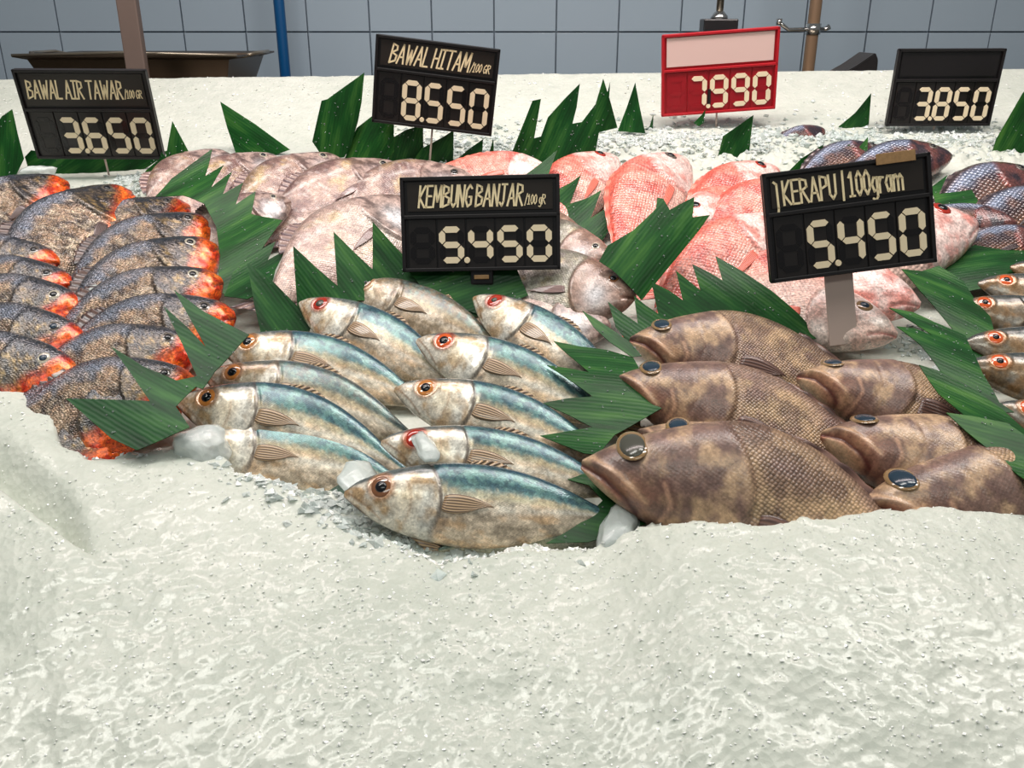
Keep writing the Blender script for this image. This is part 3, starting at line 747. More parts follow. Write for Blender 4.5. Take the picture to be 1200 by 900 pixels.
# ---- groupers
GG = 'brown groupers in front of the long sawtooth leaf'
def gr(*a, **k): return fish('grouper', 'grouper', a[0], 'fish', GG, *a[1:], **k)
gr('smallest brown grouper, topmost under the long sawtooth leaf', (738, 397), (950, 412), .31, .046, .018, 34, .30, eye='ey_grey', pup='pupil_blue', pr=.76)
gr('brown grouper with reddish jaw, second down from the long leaf', (719, 444), (960, 488), .34, .052, .016, 33, .35, eye='ey_grey', pup='pupil_blue', pr=.76)
gr('brown grouper with only a blue eye and back above the front one', (748, 505), (980, 585), .34, .048, .004, 34, .60, eye='ey_grey', pup='pupil_blue', pr=.76)
gr('largest grouper in front, broad mottled flank and cloudy eye', (682, 541), (900, 568), .41, .060, .030, 44, .75, eye='ey_grey', pup='pupil_grey', pr=.80)
gr('grouper with pink upturned jaw, uppermost of the outer three', (934, 440), (1110, 466), .30, .058, .020, 18, .25, eye='ey_grey', pup='pupil_blue', pr=.76)
gr('grouper with big salmon-coloured jaw, middle of the outer three', (962, 508), (1150, 540), .33, .062, .026, 18, .25, eye='ey_grey', pup='pupil_blue', pr=.76)
gr('grouper at the ice edge with bright blue-black eye, lowest of the outer three', (1010, 588), (1200, 580), .35, .050, .040, 36, .10, exy=(.085, .045), eye='ey_grey', pup='pupil_blue', pr=.80)

# ---- small dark mackerels on the far side
GS = 'small orange-eyed mackerels at the edge of the picture'
def sm(*a, **k): return fish('mackerel', 'small_mackerel', a[0], 'fish', GS, *a[1:], **k)
sm('small mackerel showing only its snout, top of the orange-eyed pile', (1184, 312), (1300, 330), .22, .05, .03, 30, eye='ey_orange', dark=1, dull=.3, pr=.45)
sm('small mackerel with orange eye, second down of the edge pile', (1146, 331), (1290, 350), .23, .048, .03, 30, eye='ey_orange', dark=1, dull=.3, pr=.45)
sm('small mackerel with pointed brown snout sticking out furthest', (1120, 358), (1290, 376), .23, .048, .03, 32, eye='ey_orange', dark=1, dull=.3, pr=.45)
sm('small mackerel with bright orange eye squeezed between two neighbours', (1131, 400), (1290, 412), .23, .046, .03, 32, eye='ey_orange', dark=1, dull=.3, pr=.45)
sm('small fat mackerel with golden belly and red-orange eye', (1131, 427), (1290, 446), .24, .048, .03, 34, eye='ey_orange', dark=1, dull=.3, fat=1.2, pr=.45)
sm('small mackerel lowest of the edge pile, over the leaf end', (1164, 476), (1300, 508), .23, .048, .03, 32, eye='ey_orange', dark=1, dull=.3, pr=.45)

# ---- red-bellied pacu
GP = 'red-throated pacu piled beside the olive leaf'
def pc(*a, **k): return fish('pacu', 'pacu', a[0], 'fish', GP, *a[1:], **k)
pc('pacu with blue-silver back and red throat, uppermost at the picture edge', (78, 213), (-60, 262), .27, .045, .03, 26, .25, eye='ey_dim')
pc('large bright silver pacu with open gill, under the leftmost price sign', (150, 224), (20, 300), .31, .050, .03, 26, .30, eye='ey_dim', silver=1.)
pc('dark pacu with only its forehead above the next, top of the middle row', (220, 240), (80, 290), .26, .034, .02, 24, .30, eye='ey_dim')
pc('pacu with speckled snout, second down of the middle row', (247, 259), (90, 318), .27, .042, .02, 26, .30, eye='ey_dim')
pc('pacu with round orange throat beside the olive leaf, third down', (251, 286), (100, 352), .28, .050, .02, 28, .30, eye='ey_silver')
pc('pacu with ringed silver eye and orange jaw, fourth down of the middle row', (259, 326), (110, 368), .27, .048, .02, 28, .30, eye='ey_silver')
pc('dark-headed pacu whose orange throat is crossed by leaf tips', (275, 366), (110, 400), .27, .044, .02, 28, .30, eye='ey_dim')
pc('brown pacu with blue-grey back running under the dark leaf', (232, 402), (100, 430), .25, .040, .02, 28, .30, eye='ey_dim')
pc('dark pacu with small visible eye just above the leaf fold', (230, 444), (100, 470), .25, .040, .02, 28, .28, eye='ey_dim')
pc('pacu with blue shining flank and its head hidden under the leaf', (186, 486), (70, 490), .25, .030, .01, 28, .28, eye=None)
pc('pacu almost buried with orange belly showing below the leaf', (150, 520), (40, 530), .22, .014, .004, 26, .2, eye=None)
pc('pacu at the picture edge with dark cap, first below the silver one', (70, 304), (-60, 312), .24, .040, .03, 26, .2, eye='ey_dim')
pc('pacu at the picture edge with narrow orange jaw, second below the silver one', (88, 331), (-50, 342), .25, .042, .03, 26, .2, eye='ey_dim')
pc('pacu at the picture edge with golden cheek, third below the silver one', (99, 357), (-50, 368), .26, .044, .03, 28, .2, eye='ey_silver')
pc('pacu at the picture edge with milky blue eye', (101, 395), (-50, 402), .26, .046, .03, 30, .2, eye='ey_dim', pup='pupil_blue')
pc('pacu lowest at the picture edge with blue eye and red chin on the ice', (91, 432), (-60, 438), .26, .046, .03, 32, .2, eye='ey_silver', pup='pupil_blue')

# ---- pale brown pomfrets
GB = 'pinkish brown pomfrets in front of the back ice'
def pm(*a, **k): return fish('pomfret', 'pomfret', a[0], 'fish', GB, *a[1:], **k)
pm('narrow pinkish pomfret furthest from the middle sign, by the small leaf', (266, 180), (180, 235), .26, .03, .02, 24, .3, eye=None)
pm('pinkish pomfret with white-rimmed eye, second from the small leaf', (328, 186), (228, 226), .26, .034, .02, 26, .3, eye='ey_silver')
pm('pomfret with dark round eye and silver cheek at the tall leaf', (398, 186), (286, 236), .28, .040, .02, 26, .3, eye='ey_silver')
pm('pomfret with yellowish back, head under the upper middle sign', (472, 197), (345, 235), .29, .042, .02, 26, .25, eye='ey_silver')
pm('pomfret behind the middle sign with only its back showing', (557, 211), (430, 222), .28, .045, .02, 26, .2, eye='ey_dim')
pm('small pomfret with silver gill cover lying across the olive leaf', (339, 234), (240, 262), .20, .048, .03, 28, .2, eye='ey_silver')
pm('large pale pomfret with white belly beside the middle sign', (482, 236), (345, 306), .30, .062, .03, 24, .10, eye=None, pale=1)
pm('small brown pomfret head peeping out from behind the middle sign', (684, 278), (600, 262), .22, .03, .02, 26, eye='ey_dim', grey=1)
pm('slim pomfret with white-ringed eye above the big grey one', (718, 305), (600, 276), .24, .036, .02, 26, .1, eye='ey_silver', grey=1)
pm('big grey-green pomfret with lined brown head against the green leaf', (746, 344), (600, 322), .27, .052, .03, 26, .1, eye='ey_brown', grey=1)
pm('cream-bellied pomfret under the big grey one', (716, 382), (590, 366), .24, .028, .02, 16, .1, eye=None, pale=1)

# ---- red snappers
GR = 'pink red snappers between the leaves'
def rs(*a, **k): return fish('snapper', 'red_snapper', a[0], 'fish', GR, *a[1:], **k)
rs('red snapper showing a small pink patch under the tall cut leaf', (650, 205), (575, 200), .22, .03, .02, 26, eye=None, lo=True)
rs('red snapper nearest the tall leaf, forked tail lying over leaf points', (722, 186), (640, 240), .30, .034, .02, 26, .3, eye='ey_red', lo=True)
rs('red snapper with arched back and white tail root over the big leaf', (802, 188), (690, 285), .33, .040, .02, 28, .35, eye='ey_dim', lo=True)
rs('bright red snapper with small black eye under the red sign', (910, 199), (800, 262), .31, .044, .02, 28, .35, eye='ey_red', pr=.6)
rs('red snapper cut off by the large slanted sign', (955, 224), (830, 262), .29, .052, .03, 28, .3, eye='ey_red')
rs('red snapper with glossy dark eye peeping past the leaf point', (796, 262), (900, 222), .24, .050, .03, 20, .1, eye='ey_red', pr=.75)
rs('red snapper lying across behind the slanted sign, head out past its edge', (1143, 262), (900, 312), .40, .066, .04, 24, .25, eye='ey_red')
rs('dark pink snapper with tail down beside the sawtooth leaf', (930, 262), (770, 335), .32, .060, .03, 24, .25, eye=None)
rs('pink snapper with small red mouth under the slanted sign', (1079, 356), (900, 316), .32, .056, .03, 22, .05, eye=None)
rs('pale grey snapper with blue-white eye behind the clear sign stake', (1052, 392), (900, 352), .30, .050, .03, 18, .05, eye='ey_grey', pup='pupil_blue', pale=1)

# ---- dark tilapia
GT = 'dark scaly tilapia at the back'
def ti(*a, **k): return fish('tilapia', 'tilapia', a[0], 'fish', GT, *a[1:], **k)
ti('dark tilapia mostly buried in the back ice', (966, 152), (910, 168), .15, .016, .00, 26, eye=None, lo=True)
ti('dark tilapia with red gill below the single back leaf', (1040, 178), (975, 190), .22, .034, .02, 26, .3, eye='ey_dim', lo=True)
ti('blackish tilapia with high arched head above the slanted sign', (1115, 182), (1020, 190), .24, .040, .02, 26, .3, eye='ey_dim', lo=True)
ti('tilapia with striped blue-white scales at the picture edge', (1216, 205), (1090, 238), .27, .046, .02, 26, .3, eye='ey_dim', lo=True)
ti('tilapia with shiny blue back just above the leaf bed', (1250, 232), (1150, 258), .24, .050, .03, 26, .2, eye=None, lo=True)
ti('reddish brown tilapia piece resting on green leaves', (1192, 262), (1120, 248), .16, .052, .03, 20, eye=None, lo=True)
ti('small blue-scaled tilapia lowest above the leaf bed', (1236, 280), (1160, 285), .18, .046, .03, 26, eye=None, lo=True)

# ================================================================ LEAVES
def leaf(label, anchor, h, pitch, poly, vein, roll=0., curl=.004, tint=(1, 1, 1), group='pointed cut banana leaves', waves=1.0):
    """a flat cut leaf lying in a plane through the bed point ANCHOR, H above the bed; POLY is its outline"""
    a0 = P(*anchor, h); pr, rr = math.radians(pitch), math.radians(roll)
    e1 = math.cos(rr)*EX + math.sin(rr)*EN; e1 /= np.linalg.norm(e1)
    e2 = math.cos(pr)*EV + math.sin(pr)*EN; n = np.cross(e1, e2); n /= np.linalg.norm(n); e2 = np.cross(n, e1)
    pts = [hit(x, y, a0, n) - a0 for x, y in poly]
    loc = [(float(np.dot(p, e1)), float(np.dot(p, e2))) for p in pts]
    bm = bmesh.new()
    vs = [bm.verts.new((x, y, 0)) for x, y in loc]
    f = bm.faces.new(vs)
    bmesh.ops.triangulate(bm, faces=[f], ngon_method='EAR_CLIP')
    for k in range(5):
        es = [e for e in bm.edges if e.calc_length() > .013]
        if not es: break
        bmesh.ops.subdivide_edges(bm, edges=es, cuts=1); bmesh.ops.triangulate(bm, faces=[f for f in bm.faces if len(f.verts) > 3])
    cx = sum(p[0] for p in loc)/len(loc); cy = sum(p[1] for p in loc)/len(loc)
    va = math.radians(vein); ux, uy = math.cos(va), math.sin(va)
    sdl = anchor[0]*.37
    for v in bm.verts:
        along = (v.co.x-cx)*ux + (v.co.y-cy)*uy; across = -(v.co.x-cx)*uy + (v.co.y-cy)*ux
        v.co.z = curl*(math.sin(across*55*waves + sdl)*.8 + math.sin(along*22 + sdl)*.9)
    uvl = bm.loops.layers.uv.new('UVMap')
    for fc in bm.faces:
        for l in fc.loops:
            x, y = l.vert.co.x-cx, l.vert.co.y-cy
            l[uvl].uv = (-x*uy + y*ux, x*ux + y*uy)
    r = bmesh.ops.extrude_face_region(bm, geom=list(bm.faces))
    for v in r['geom']:
        if isinstance(v, bmesh.types.BMVert): v.co.z -= .0008
    bmesh.ops.recalc_face_normals(bm, faces=bm.faces)
    o = bm_obj('banana_leaf', bm, M['leaf'], None, False)
    tr_ = [(p.center.copy(), p.normal.copy()) for p in o.data.polygons if p.normal.z > .5]
    rd = random.Random(int(anchor[0]*7+anchor[1])); db = bmesh.new()
    for q in range(max(4, int(len(tr_)*.10))):
        c_, n_ = rd.choice(tr_); rr_ = rd.uniform(.0005, .0014)
        bmesh.ops.create_icosphere(db, subdivisions=1, radius=rr_, matrix=Matrix.Translation(c_ + n_*rr_*.2 + Vector((rd.uniform(-.002, .002), rd.uniform(-.002, .002), 0))) @ Matrix.Diagonal((1, 1, .6, 1)))
    dr = bm_obj('water_drops', db, M['drop'], o, True); dr['kind'] = 'stuff'
    o.matrix_world = Matrix(((e1[0], e2[0], n[0], a0[0]), (e1[1], e2[1], n[1], a0[1]), (e1[2], e2[2], n[2], a0[2]), (0, 0, 0, 1)))
    o.color = (*tint, 1)
    return tag(o, label, 'leaf', group)

Y_ = (1.25, 1.15, 1.0); D_ = (.75, .85, .9); B_ = (1.15, 1.12, 1.0); N_ = (1, 1, 1)
# standing along the back
leaf('green leaf at the picture edge beside the 3.650 sign', (10, 206), 0, 70, [(-30, 160), (-10, 150), (0, 136), (13, 128), (20, 156), (29, 186), (20, 206), (-30, 212)], 80)
leaf('low dark leaf strip standing under the 3.650 sign', (90, 196), 0, 70, [(28, 184), (36, 176), (60, 180), (160, 182), (200, 176), (172, 196), (140, 212), (60, 208), (34, 204)], 30, tint=D_)
leaf('small twin-pointed leaf beside the 3.650 sign', (190, 212), .01, 68, [(166, 216), (172, 200), (189, 186), (191, 178), (196, 184), (203, 142), (222, 179), (206, 190), (190, 206), (178, 222)], 80, tint=N_)
leaf('wedge-shaped leaf lying on the ice between 3.650 and 8.550 signs', (290, 178), 0, 60, [(258, 119), (300, 146), (341, 176), (318, 184), (276, 180), (266, 150)], -35)
leaf('tall broad leaf with folded top next to the 8.550 sign', (395, 184), .01, 75, [(366, 166), (377, 118), (384, 116), (427, 85), (424, 120), (420, 142), (412, 170), (404, 184), (380, 186)], 75)
leaf('dewy leaf tucked low under the 8.550 sign corner', (430, 183), .01, 72, [(404, 186), (418, 150), (436, 136), (462, 144), (462, 178), (452, 188), (420, 192)], 60, tint=B_)
leaf('first triangular leaf point under the 8.550 sign', (476, 183), .01, 72, [(456, 190), (456, 164), (476, 152), (496, 146), (496, 172), (490, 190)], 70, tint=D_)
leaf('second triangular leaf point under the 8.550 sign', (512, 183), .01, 72, [(486, 186), (494, 174), (520, 160), (532, 152), (531, 192), (504, 198)], 60, tint=D_)
leaf('third small triangular leaf point beyond the 8.550 sign', (552, 183), .01, 72, [(528, 193), (548, 176), (566, 163), (564, 202), (546, 204)], 60, tint=D_)
leaf('narrow curved leaf sliver behind the middle sign', (572, 206), .01, 74, [(562, 210), (570, 192), (578, 162), (579, 184), (576, 210)], 80)
leaf('tall three-pronged dark leaf standing in the middle of the back', (655, 195), .01, 74,
     [(600, 178), (612, 148), (624, 118), (634, 116), (630, 140), (626, 162), (634, 160), (642, 138), (662, 116), (680, 98), (676, 126), (671, 145), (682, 143), (698, 122), (707, 92), (712, 108), (715, 96), (714, 114),
      (724, 150), (702, 155), (697, 182), (684, 188), (662, 199), (640, 192)], 65, tint=D_)
leaf('single narrow pointed leaf next to the three-pronged one', (740, 158), .01, 76, [(724, 154), (735, 126), (745, 97), (750, 126), (756, 156)], 82, tint=D_)
leaf('tiny leaf tip poking from the back ice', (762, 152), .01, 76, [(755, 155), (762, 148), (766, 134), (766, 152)], 82)
leaf('leaf point in the ice below the red sign', (862, 190), .01, 74, [(842, 184), (848, 160), (866, 148), (884, 135), (881, 160), (878, 186), (860, 190)], 65, tint=D_)
leaf('dark leaf scrap stuck in the ice under the red sign', (818, 148), .014, 70, [(812, 144), (822, 134), (826, 128), (824, 144), (818, 148)], 60)
leaf('thin leaf triangle against the back ice beside the 3.850 sign', (1002, 150), .01, 74, [(982, 149), (1002, 132), (1020, 109), (1019, 146), (1004, 152)], 60, tint=N_)
leaf('short light green leaf point above the slanted sign, nearer the red sign', (948, 196), .02, 66, [(922, 204), (940, 186), (966, 169), (963, 194), (950, 202)], 50, tint=B_)
leaf('light green leaf with two points above the slanted sign', (994, 192), .03, 60, [(968, 196), (984, 178), (997, 168), (995, 184), (1004, 176), (1018, 160), (1015, 190), (990, 198)], 60, tint=B_)
leaf('tall olive leaf at the picture edge by the 3.850 sign', (1188, 184), .01, 72, [(1162, 182), (1167, 164), (1180, 140), (1196, 110), (1210, 92), (1230, 120), (1230, 186), (1196, 186)], 70, tint=Y_)
# lying among the fish
leaf('broad olive leaf with comb-like points under the pale pomfrets', (255, 340), .030, 17,
     [(180, 226), (200, 206), (226, 190), (249, 176), (240, 206), (262, 194), (248, 222), (273, 204), (262, 230), (286, 218), (276, 240), (300, 226), (294, 250), (332, 262), (318, 280), (302, 300), (270, 344), (254, 338), (258, 300), (252, 262), (240, 240), (214, 228)], 38, tint=Y_, roll=0)
leaf('dark leaf with two points below the pale pomfret tail', (300, 316), .050, 12, [(262, 346), (272, 316), (290, 296), (322, 279), (312, 300), (333, 288), (322, 312), (318, 336), (290, 352)], 50, tint=D_)
leaf('dark serrated leaf lying over the pacu heads', (220, 440), .075, 14,
     [(78, 468), (130, 470), (176, 471), (156, 442), (132, 409), (168, 430), (206, 444), (236, 452), (214, 404), (193, 362), (222, 386), (240, 404), (206, 345), (240, 368), (292, 392), (268, 414), (250, 430), (226, 452), (206, 476), (222, 500), (190, 512), (158, 523), (128, 510)], 150, tint=(.8, .95, 1.1))
leaf('long leaf with four tall points behind the mackerels', (400, 352), .040, 36,
     [(290, 308), (316, 326), (348, 358), (345, 291), (372, 316), (396, 336), (391, 272), (416, 296), (436, 314), (437, 261), (462, 288), (486, 312), (560, 320), (600, 322), (624, 352), (600, 366), (556, 372), (470, 350), (420, 352), (366, 372), (360, 392), (306, 390), (298, 356)], -52)
leaf('dark leaf end under the middle sign stand', (560, 352), .044, 30, [(478, 316), (560, 312), (606, 318), (619, 346), (592, 356), (560, 366), (500, 344)], 20, tint=D_)
leaf('sharp-pointed leaf behind the middle sign, under the pink tails', (660, 240), .036, 32,
     [(600, 226), (614, 204), (634, 190), (653, 176), (643, 204), (652, 222), (668, 214), (681, 205), (674, 222), (668, 236), (688, 230), (705, 221), (698, 240), (692, 254), (712, 242), (730, 219), (726, 248), (712, 272), (702, 288), (684, 276), (664, 258), (640, 250)], 45, tint=N_)
leaf('large broad leaf standing between grey pomfret and snappers', (752, 340), .060, 40,
     [(702, 306), (712, 288), (742, 271), (756, 258), (768, 246), (770, 232), (777, 234), (784, 248), (798, 240), (813, 232), (811, 256), (832, 252), (818, 272), (800, 294), (772, 328), (752, 352), (738, 338), (718, 318)], 52, tint=B_)
leaf('long sawtooth leaf above the groupers under the slanted sign', (850, 368), .060, 34,
     [(713, 351), (728, 364), (748, 378), (744, 344), (758, 356), (772, 366), (764, 329), (784, 340), (800, 352), (792, 318), (806, 330), (820, 342), (811, 310), (830, 320), (846, 330), (839, 299), (870, 318), (905, 342), (936, 368), (962, 396), (930, 400), (880, 400), (820, 392), (770, 400), (738, 404), (722, 384)], -40, tint=N_)
leaf('narrow bright leaf point between cream pomfret and grouper snout', (720, 398), .066, 20, [(682, 367), (710, 384), (738, 402), (752, 418), (740, 420), (714, 404), (696, 388)], -40, tint=B_)
leaf('wide leaf fan between mackerel tails and grouper heads', (720, 460), .052, 8,
     [(649, 396), (680, 404), (712, 410), (742, 420), (760, 460), (778, 480), (750, 494), (720, 510), (700, 536), (684, 534), (660, 522), (633, 508), (664, 504), (694, 500), (668, 486), (636, 471), (666, 468), (694, 468), (664, 446), (641, 428), (668, 434), (690, 440), (668, 416)], 170, tint=N_)
leaf('dark green leaf under the front mackerel tail and largest grouper', (720, 590), .026, 6, [(640, 556), (684, 550), (720, 560), (780, 590), (790, 612), (752, 618), (690, 634), (640, 634), (680, 612), (706, 590), (690, 572)], 160, tint=D_)
leaf('long ribbed leaf slanting from slanted sign to the edge pile, first point', (1110, 350), .056, 10,
     [(1056, 316), (1080, 318), (1100, 312), (1130, 330), (1146, 356), (1160, 372), (1170, 420), (1150, 424), (1124, 396), (1100, 372), (1076, 346)], -40, tint=N_)
leaf('long ribbed leaf with points over the pale grey snapper', (1110, 400), .085, 4,
     [(1042, 360), (1070, 366), (1096, 378), (1132, 392), (1150, 440), (1172, 470), (1190, 480), (1160, 480), (1120, 460), (1094, 430), (1076, 410), (1049, 387), (1070, 388), (1092, 396), (1068, 378)], -38, tint=N_)
leaf('ribbed leaf piece lying over the outer grouper backs', (1130, 470), .090, 4, [(1077, 428), (1104, 436), (1140, 452), (1176, 474), (1230, 520), (1230, 560), (1200, 548), (1160, 520), (1130, 488), (1100, 462)], -38, tint=Y_)
leaf('leaf end beside the lowest grouper at the picture edge', (1170, 512), .092, 4, [(1110, 481), (1140, 486), (1180, 496), (1230, 530), (1230, 580), (1196, 554), (1160, 520), (1136, 502)], -30, tint=Y_)
leaf('wide dark leaf bed beside the snapper head', (1160, 310), .040, 8, [(1096, 330), (1124, 300), (1146, 284), (1190, 280), (1260, 270), (1260, 340), (1200, 332), (1150, 340), (1120, 344)], 10, tint=D_)
leaf('green leaf under the reddish tilapia piece', (1130, 240), .046, 14, [(1090, 222), (1110, 206), (1100, 228), (1140, 220), (1150, 234), (1136, 252), (1160, 262), (1196, 262), (1240, 262), (1240, 300), (1150, 300), (1138, 262), (1100, 246)], 20, tint=B_)

# ================================================================ PRICE SIGNS
GL = {
 'B': ([(0, 0), (0, 1), (.55, .9), (.6, .7), (.05, .55), (.7, .4), (.65, .12), (0, 0)],), 'A': ([(0, 0), (.4, 1), (.8, 0)], [(.16, .34), (.66, .34)]),
 'W': ([(0, 1), (.25, 0), (.5, .75), (.72, 0), (1, 1)],), 'L': ([(0, 1), (0, 0), (.6, 0)],), 'I': ([(.28, 0), (.28, 1)], [(0, 1), (.56, 1)], [(0, 0), (.56, 0)]),
 'R': ([(0, 0), (0, 1), (.55, .92), (.6, .65), (0, .48)], [(.2, .48), (.7, 0)]), 'T': ([(.4, 0), (.4, 1)], [(0, 1), (.8, 1)]), 'H': ([(0, 0), (0, 1)], [(.65, 0), (.65, 1)], [(0, .5), (.65, .5)]),
 'M': ([(0, 0), (.12, 1), (.45, .25), (.8, 1), (.9, 0)],), 'K': ([(0, 0), (0, 1)], [(.62, 1), (.02, .45), (.65, 0)]), 'E': ([(.6, 1), (0, 1), (0, 0), (.6, 0)], [(0, .52), (.5, .52)]),
 'U': ([(0, 1), (.04, .2), (.32, 0), (.6, .2), (.64, 1)],), 'N': ([(0, 0), (0, 1), (.6, 0), (.65, 1)],), 'G': ([(.65, .85), (.4, 1), (.08, .75), (.02, .3), (.3, 0), (.65, .12), (.65, .45), (.38, .45)],),
 'J': ([(.12, 1), (.7, 1)], [(.42, 1), (.42, .2), (.25, 0), (0, .15)]), 'P': ([(0, 0), (0, 1), (.55, .92), (.6, .6), (0, .46)],), '/': ([(0, -.1), (.4, 1.1)],), '|': ([(.1, -.12), (.16, 1.1)],),
 '1': ([(0, .8), (.22, 1), (.22, 0)], [(0, 0), (.45, 0)]), '0': ([(.28, 1), (.03, .75), (.03, .25), (.28, 0), (.53, .25), (.53, .75), (.28, 1)],),
 'g': ([(.5, .62), (.2, .66), (.02, .38), (.2, .08), (.5, .15)], [(.5, .66), (.5, -.15), (.3, -.3), (.05, -.22)]), 'r': ([(.02, .65), (.02, 0)], [(.02, .42), (.2, .64), (.4, .62)]),
 'a': ([(.5, .62), (.2, .66), (.02, .38), (.2, .02), (.5, .15)], [(.5, .66), (.52, 0)]), 'm': ([(.02, .65), (.02, 0)], [(.02, .45), (.25, .66), (.45, .5), (.45, 0)], [(.45, .45), (.68, .66), (.88, .5), (.88, 0)]),
 '.': ([(0, 0), (.02, .06)],), 'j': ([(.1, 1), (.35, .9), (.34, -.1), (.26, -.35)],)}
ADV = {k: max(p[0] for s in v for p in s) for k, v in GL.items()}
def text_width(t, hgt, cond): return sum((.36 if ch == ' ' else ADV[ch]+.22)*hgt*cond for ch in t)
def lettering(name, t, x0, y0, hgt, cond, w, mat, parent, z, slant=.1):
    bm = bmesh.new(); x = x0
    for ch in t:
        if ch == ' ': x += .36*hgt*cond; continue
        for st in GL[ch]:
            pts = [Vector((x + (p[0]*cond + p[1]*slant)*hgt, y0 + p[1]*hgt)) for p in st]
            for a_, b_ in zip(pts[:-1], pts[1:]):
                d_ = (b_-a_); d_.normalize(); n_ = Vector((-d_.y, d_.x))*w/2; a2, b2 = a_-d_*w*.4, b_+d_*w*.4
                q = [a2+n_, a2-n_, b2-n_, b2+n_]
                lo_ = [bm.verts.new((p.x, p.y, z)) for p in q]; up = [bm.verts.new((p.x, p.y, z+.0006)) for p in q]
                bm.faces.new(up)
                for i in range(4): bm.faces.new((lo_[i], lo_[(i+1) % 4], up[(i+1) % 4], up[i]))
        x += (ADV[ch]+.22)*hgt*cond
    bmesh.ops.recalc_face_normals(bm, faces=bm.faces)
    return bm_obj(name, bm, mat, parent)
SEG = {'0': 'abcdef', '1': 'bc', '2': 'abged', '3': 'abgcd', '4': 'fgbc', '5': 'afgcd', '6': 'afgedc', '7': 'abc', '8': 'abcdefg', '9': 'abcdfg', ' ': ''}
def segbar(bm, p, q, w, z0, z1):
    p, q = Vector(p), Vector(q); d_ = (q-p).normalized(); n_ = Vector((-d_.y, d_.x)); h_ = w/2
    o = [p, p+d_*h_+n_*h_, q-d_*h_+n_*h_, q, q-d_*h_-n_*h_, p+d_*h_-n_*h_]
    lo_ = [bm.verts.new((v.x, v.y, z0)) for v in o]; up = [bm.verts.new((v.x, v.y, z1)) for v in o]
    bm.faces.new(up)
    for i in range(6): bm.faces.new((lo_[i], lo_[(i+1) % 6], up[(i+1) % 6], up[i]))
def seglines(w, h, g, sk=.0):
    e = g
    P_ = {'tl': (0, h), 'tr': (w, h), 'ml': (0, h/2), 'mr': (w, h/2), 'bl': (0, 0), 'br': (w, 0)}
    L_ = {'a': ('tl', 'tr'), 'b': ('mr', 'tr'), 'c': ('br', 'mr'), 'd': ('bl', 'br'), 'e': ('bl', 'ml'), 'f': ('ml', 'tl'), 'g': ('ml', 'mr')}
    out = {}
    for k, (a_, b_) in L_.items():
        a_, b_ = Vector(P_[a_]), Vector(P_[b_]); d_ = (b_-a_).normalized(); out[k] = (a_+d_*e, b_-d_*e)
    return out
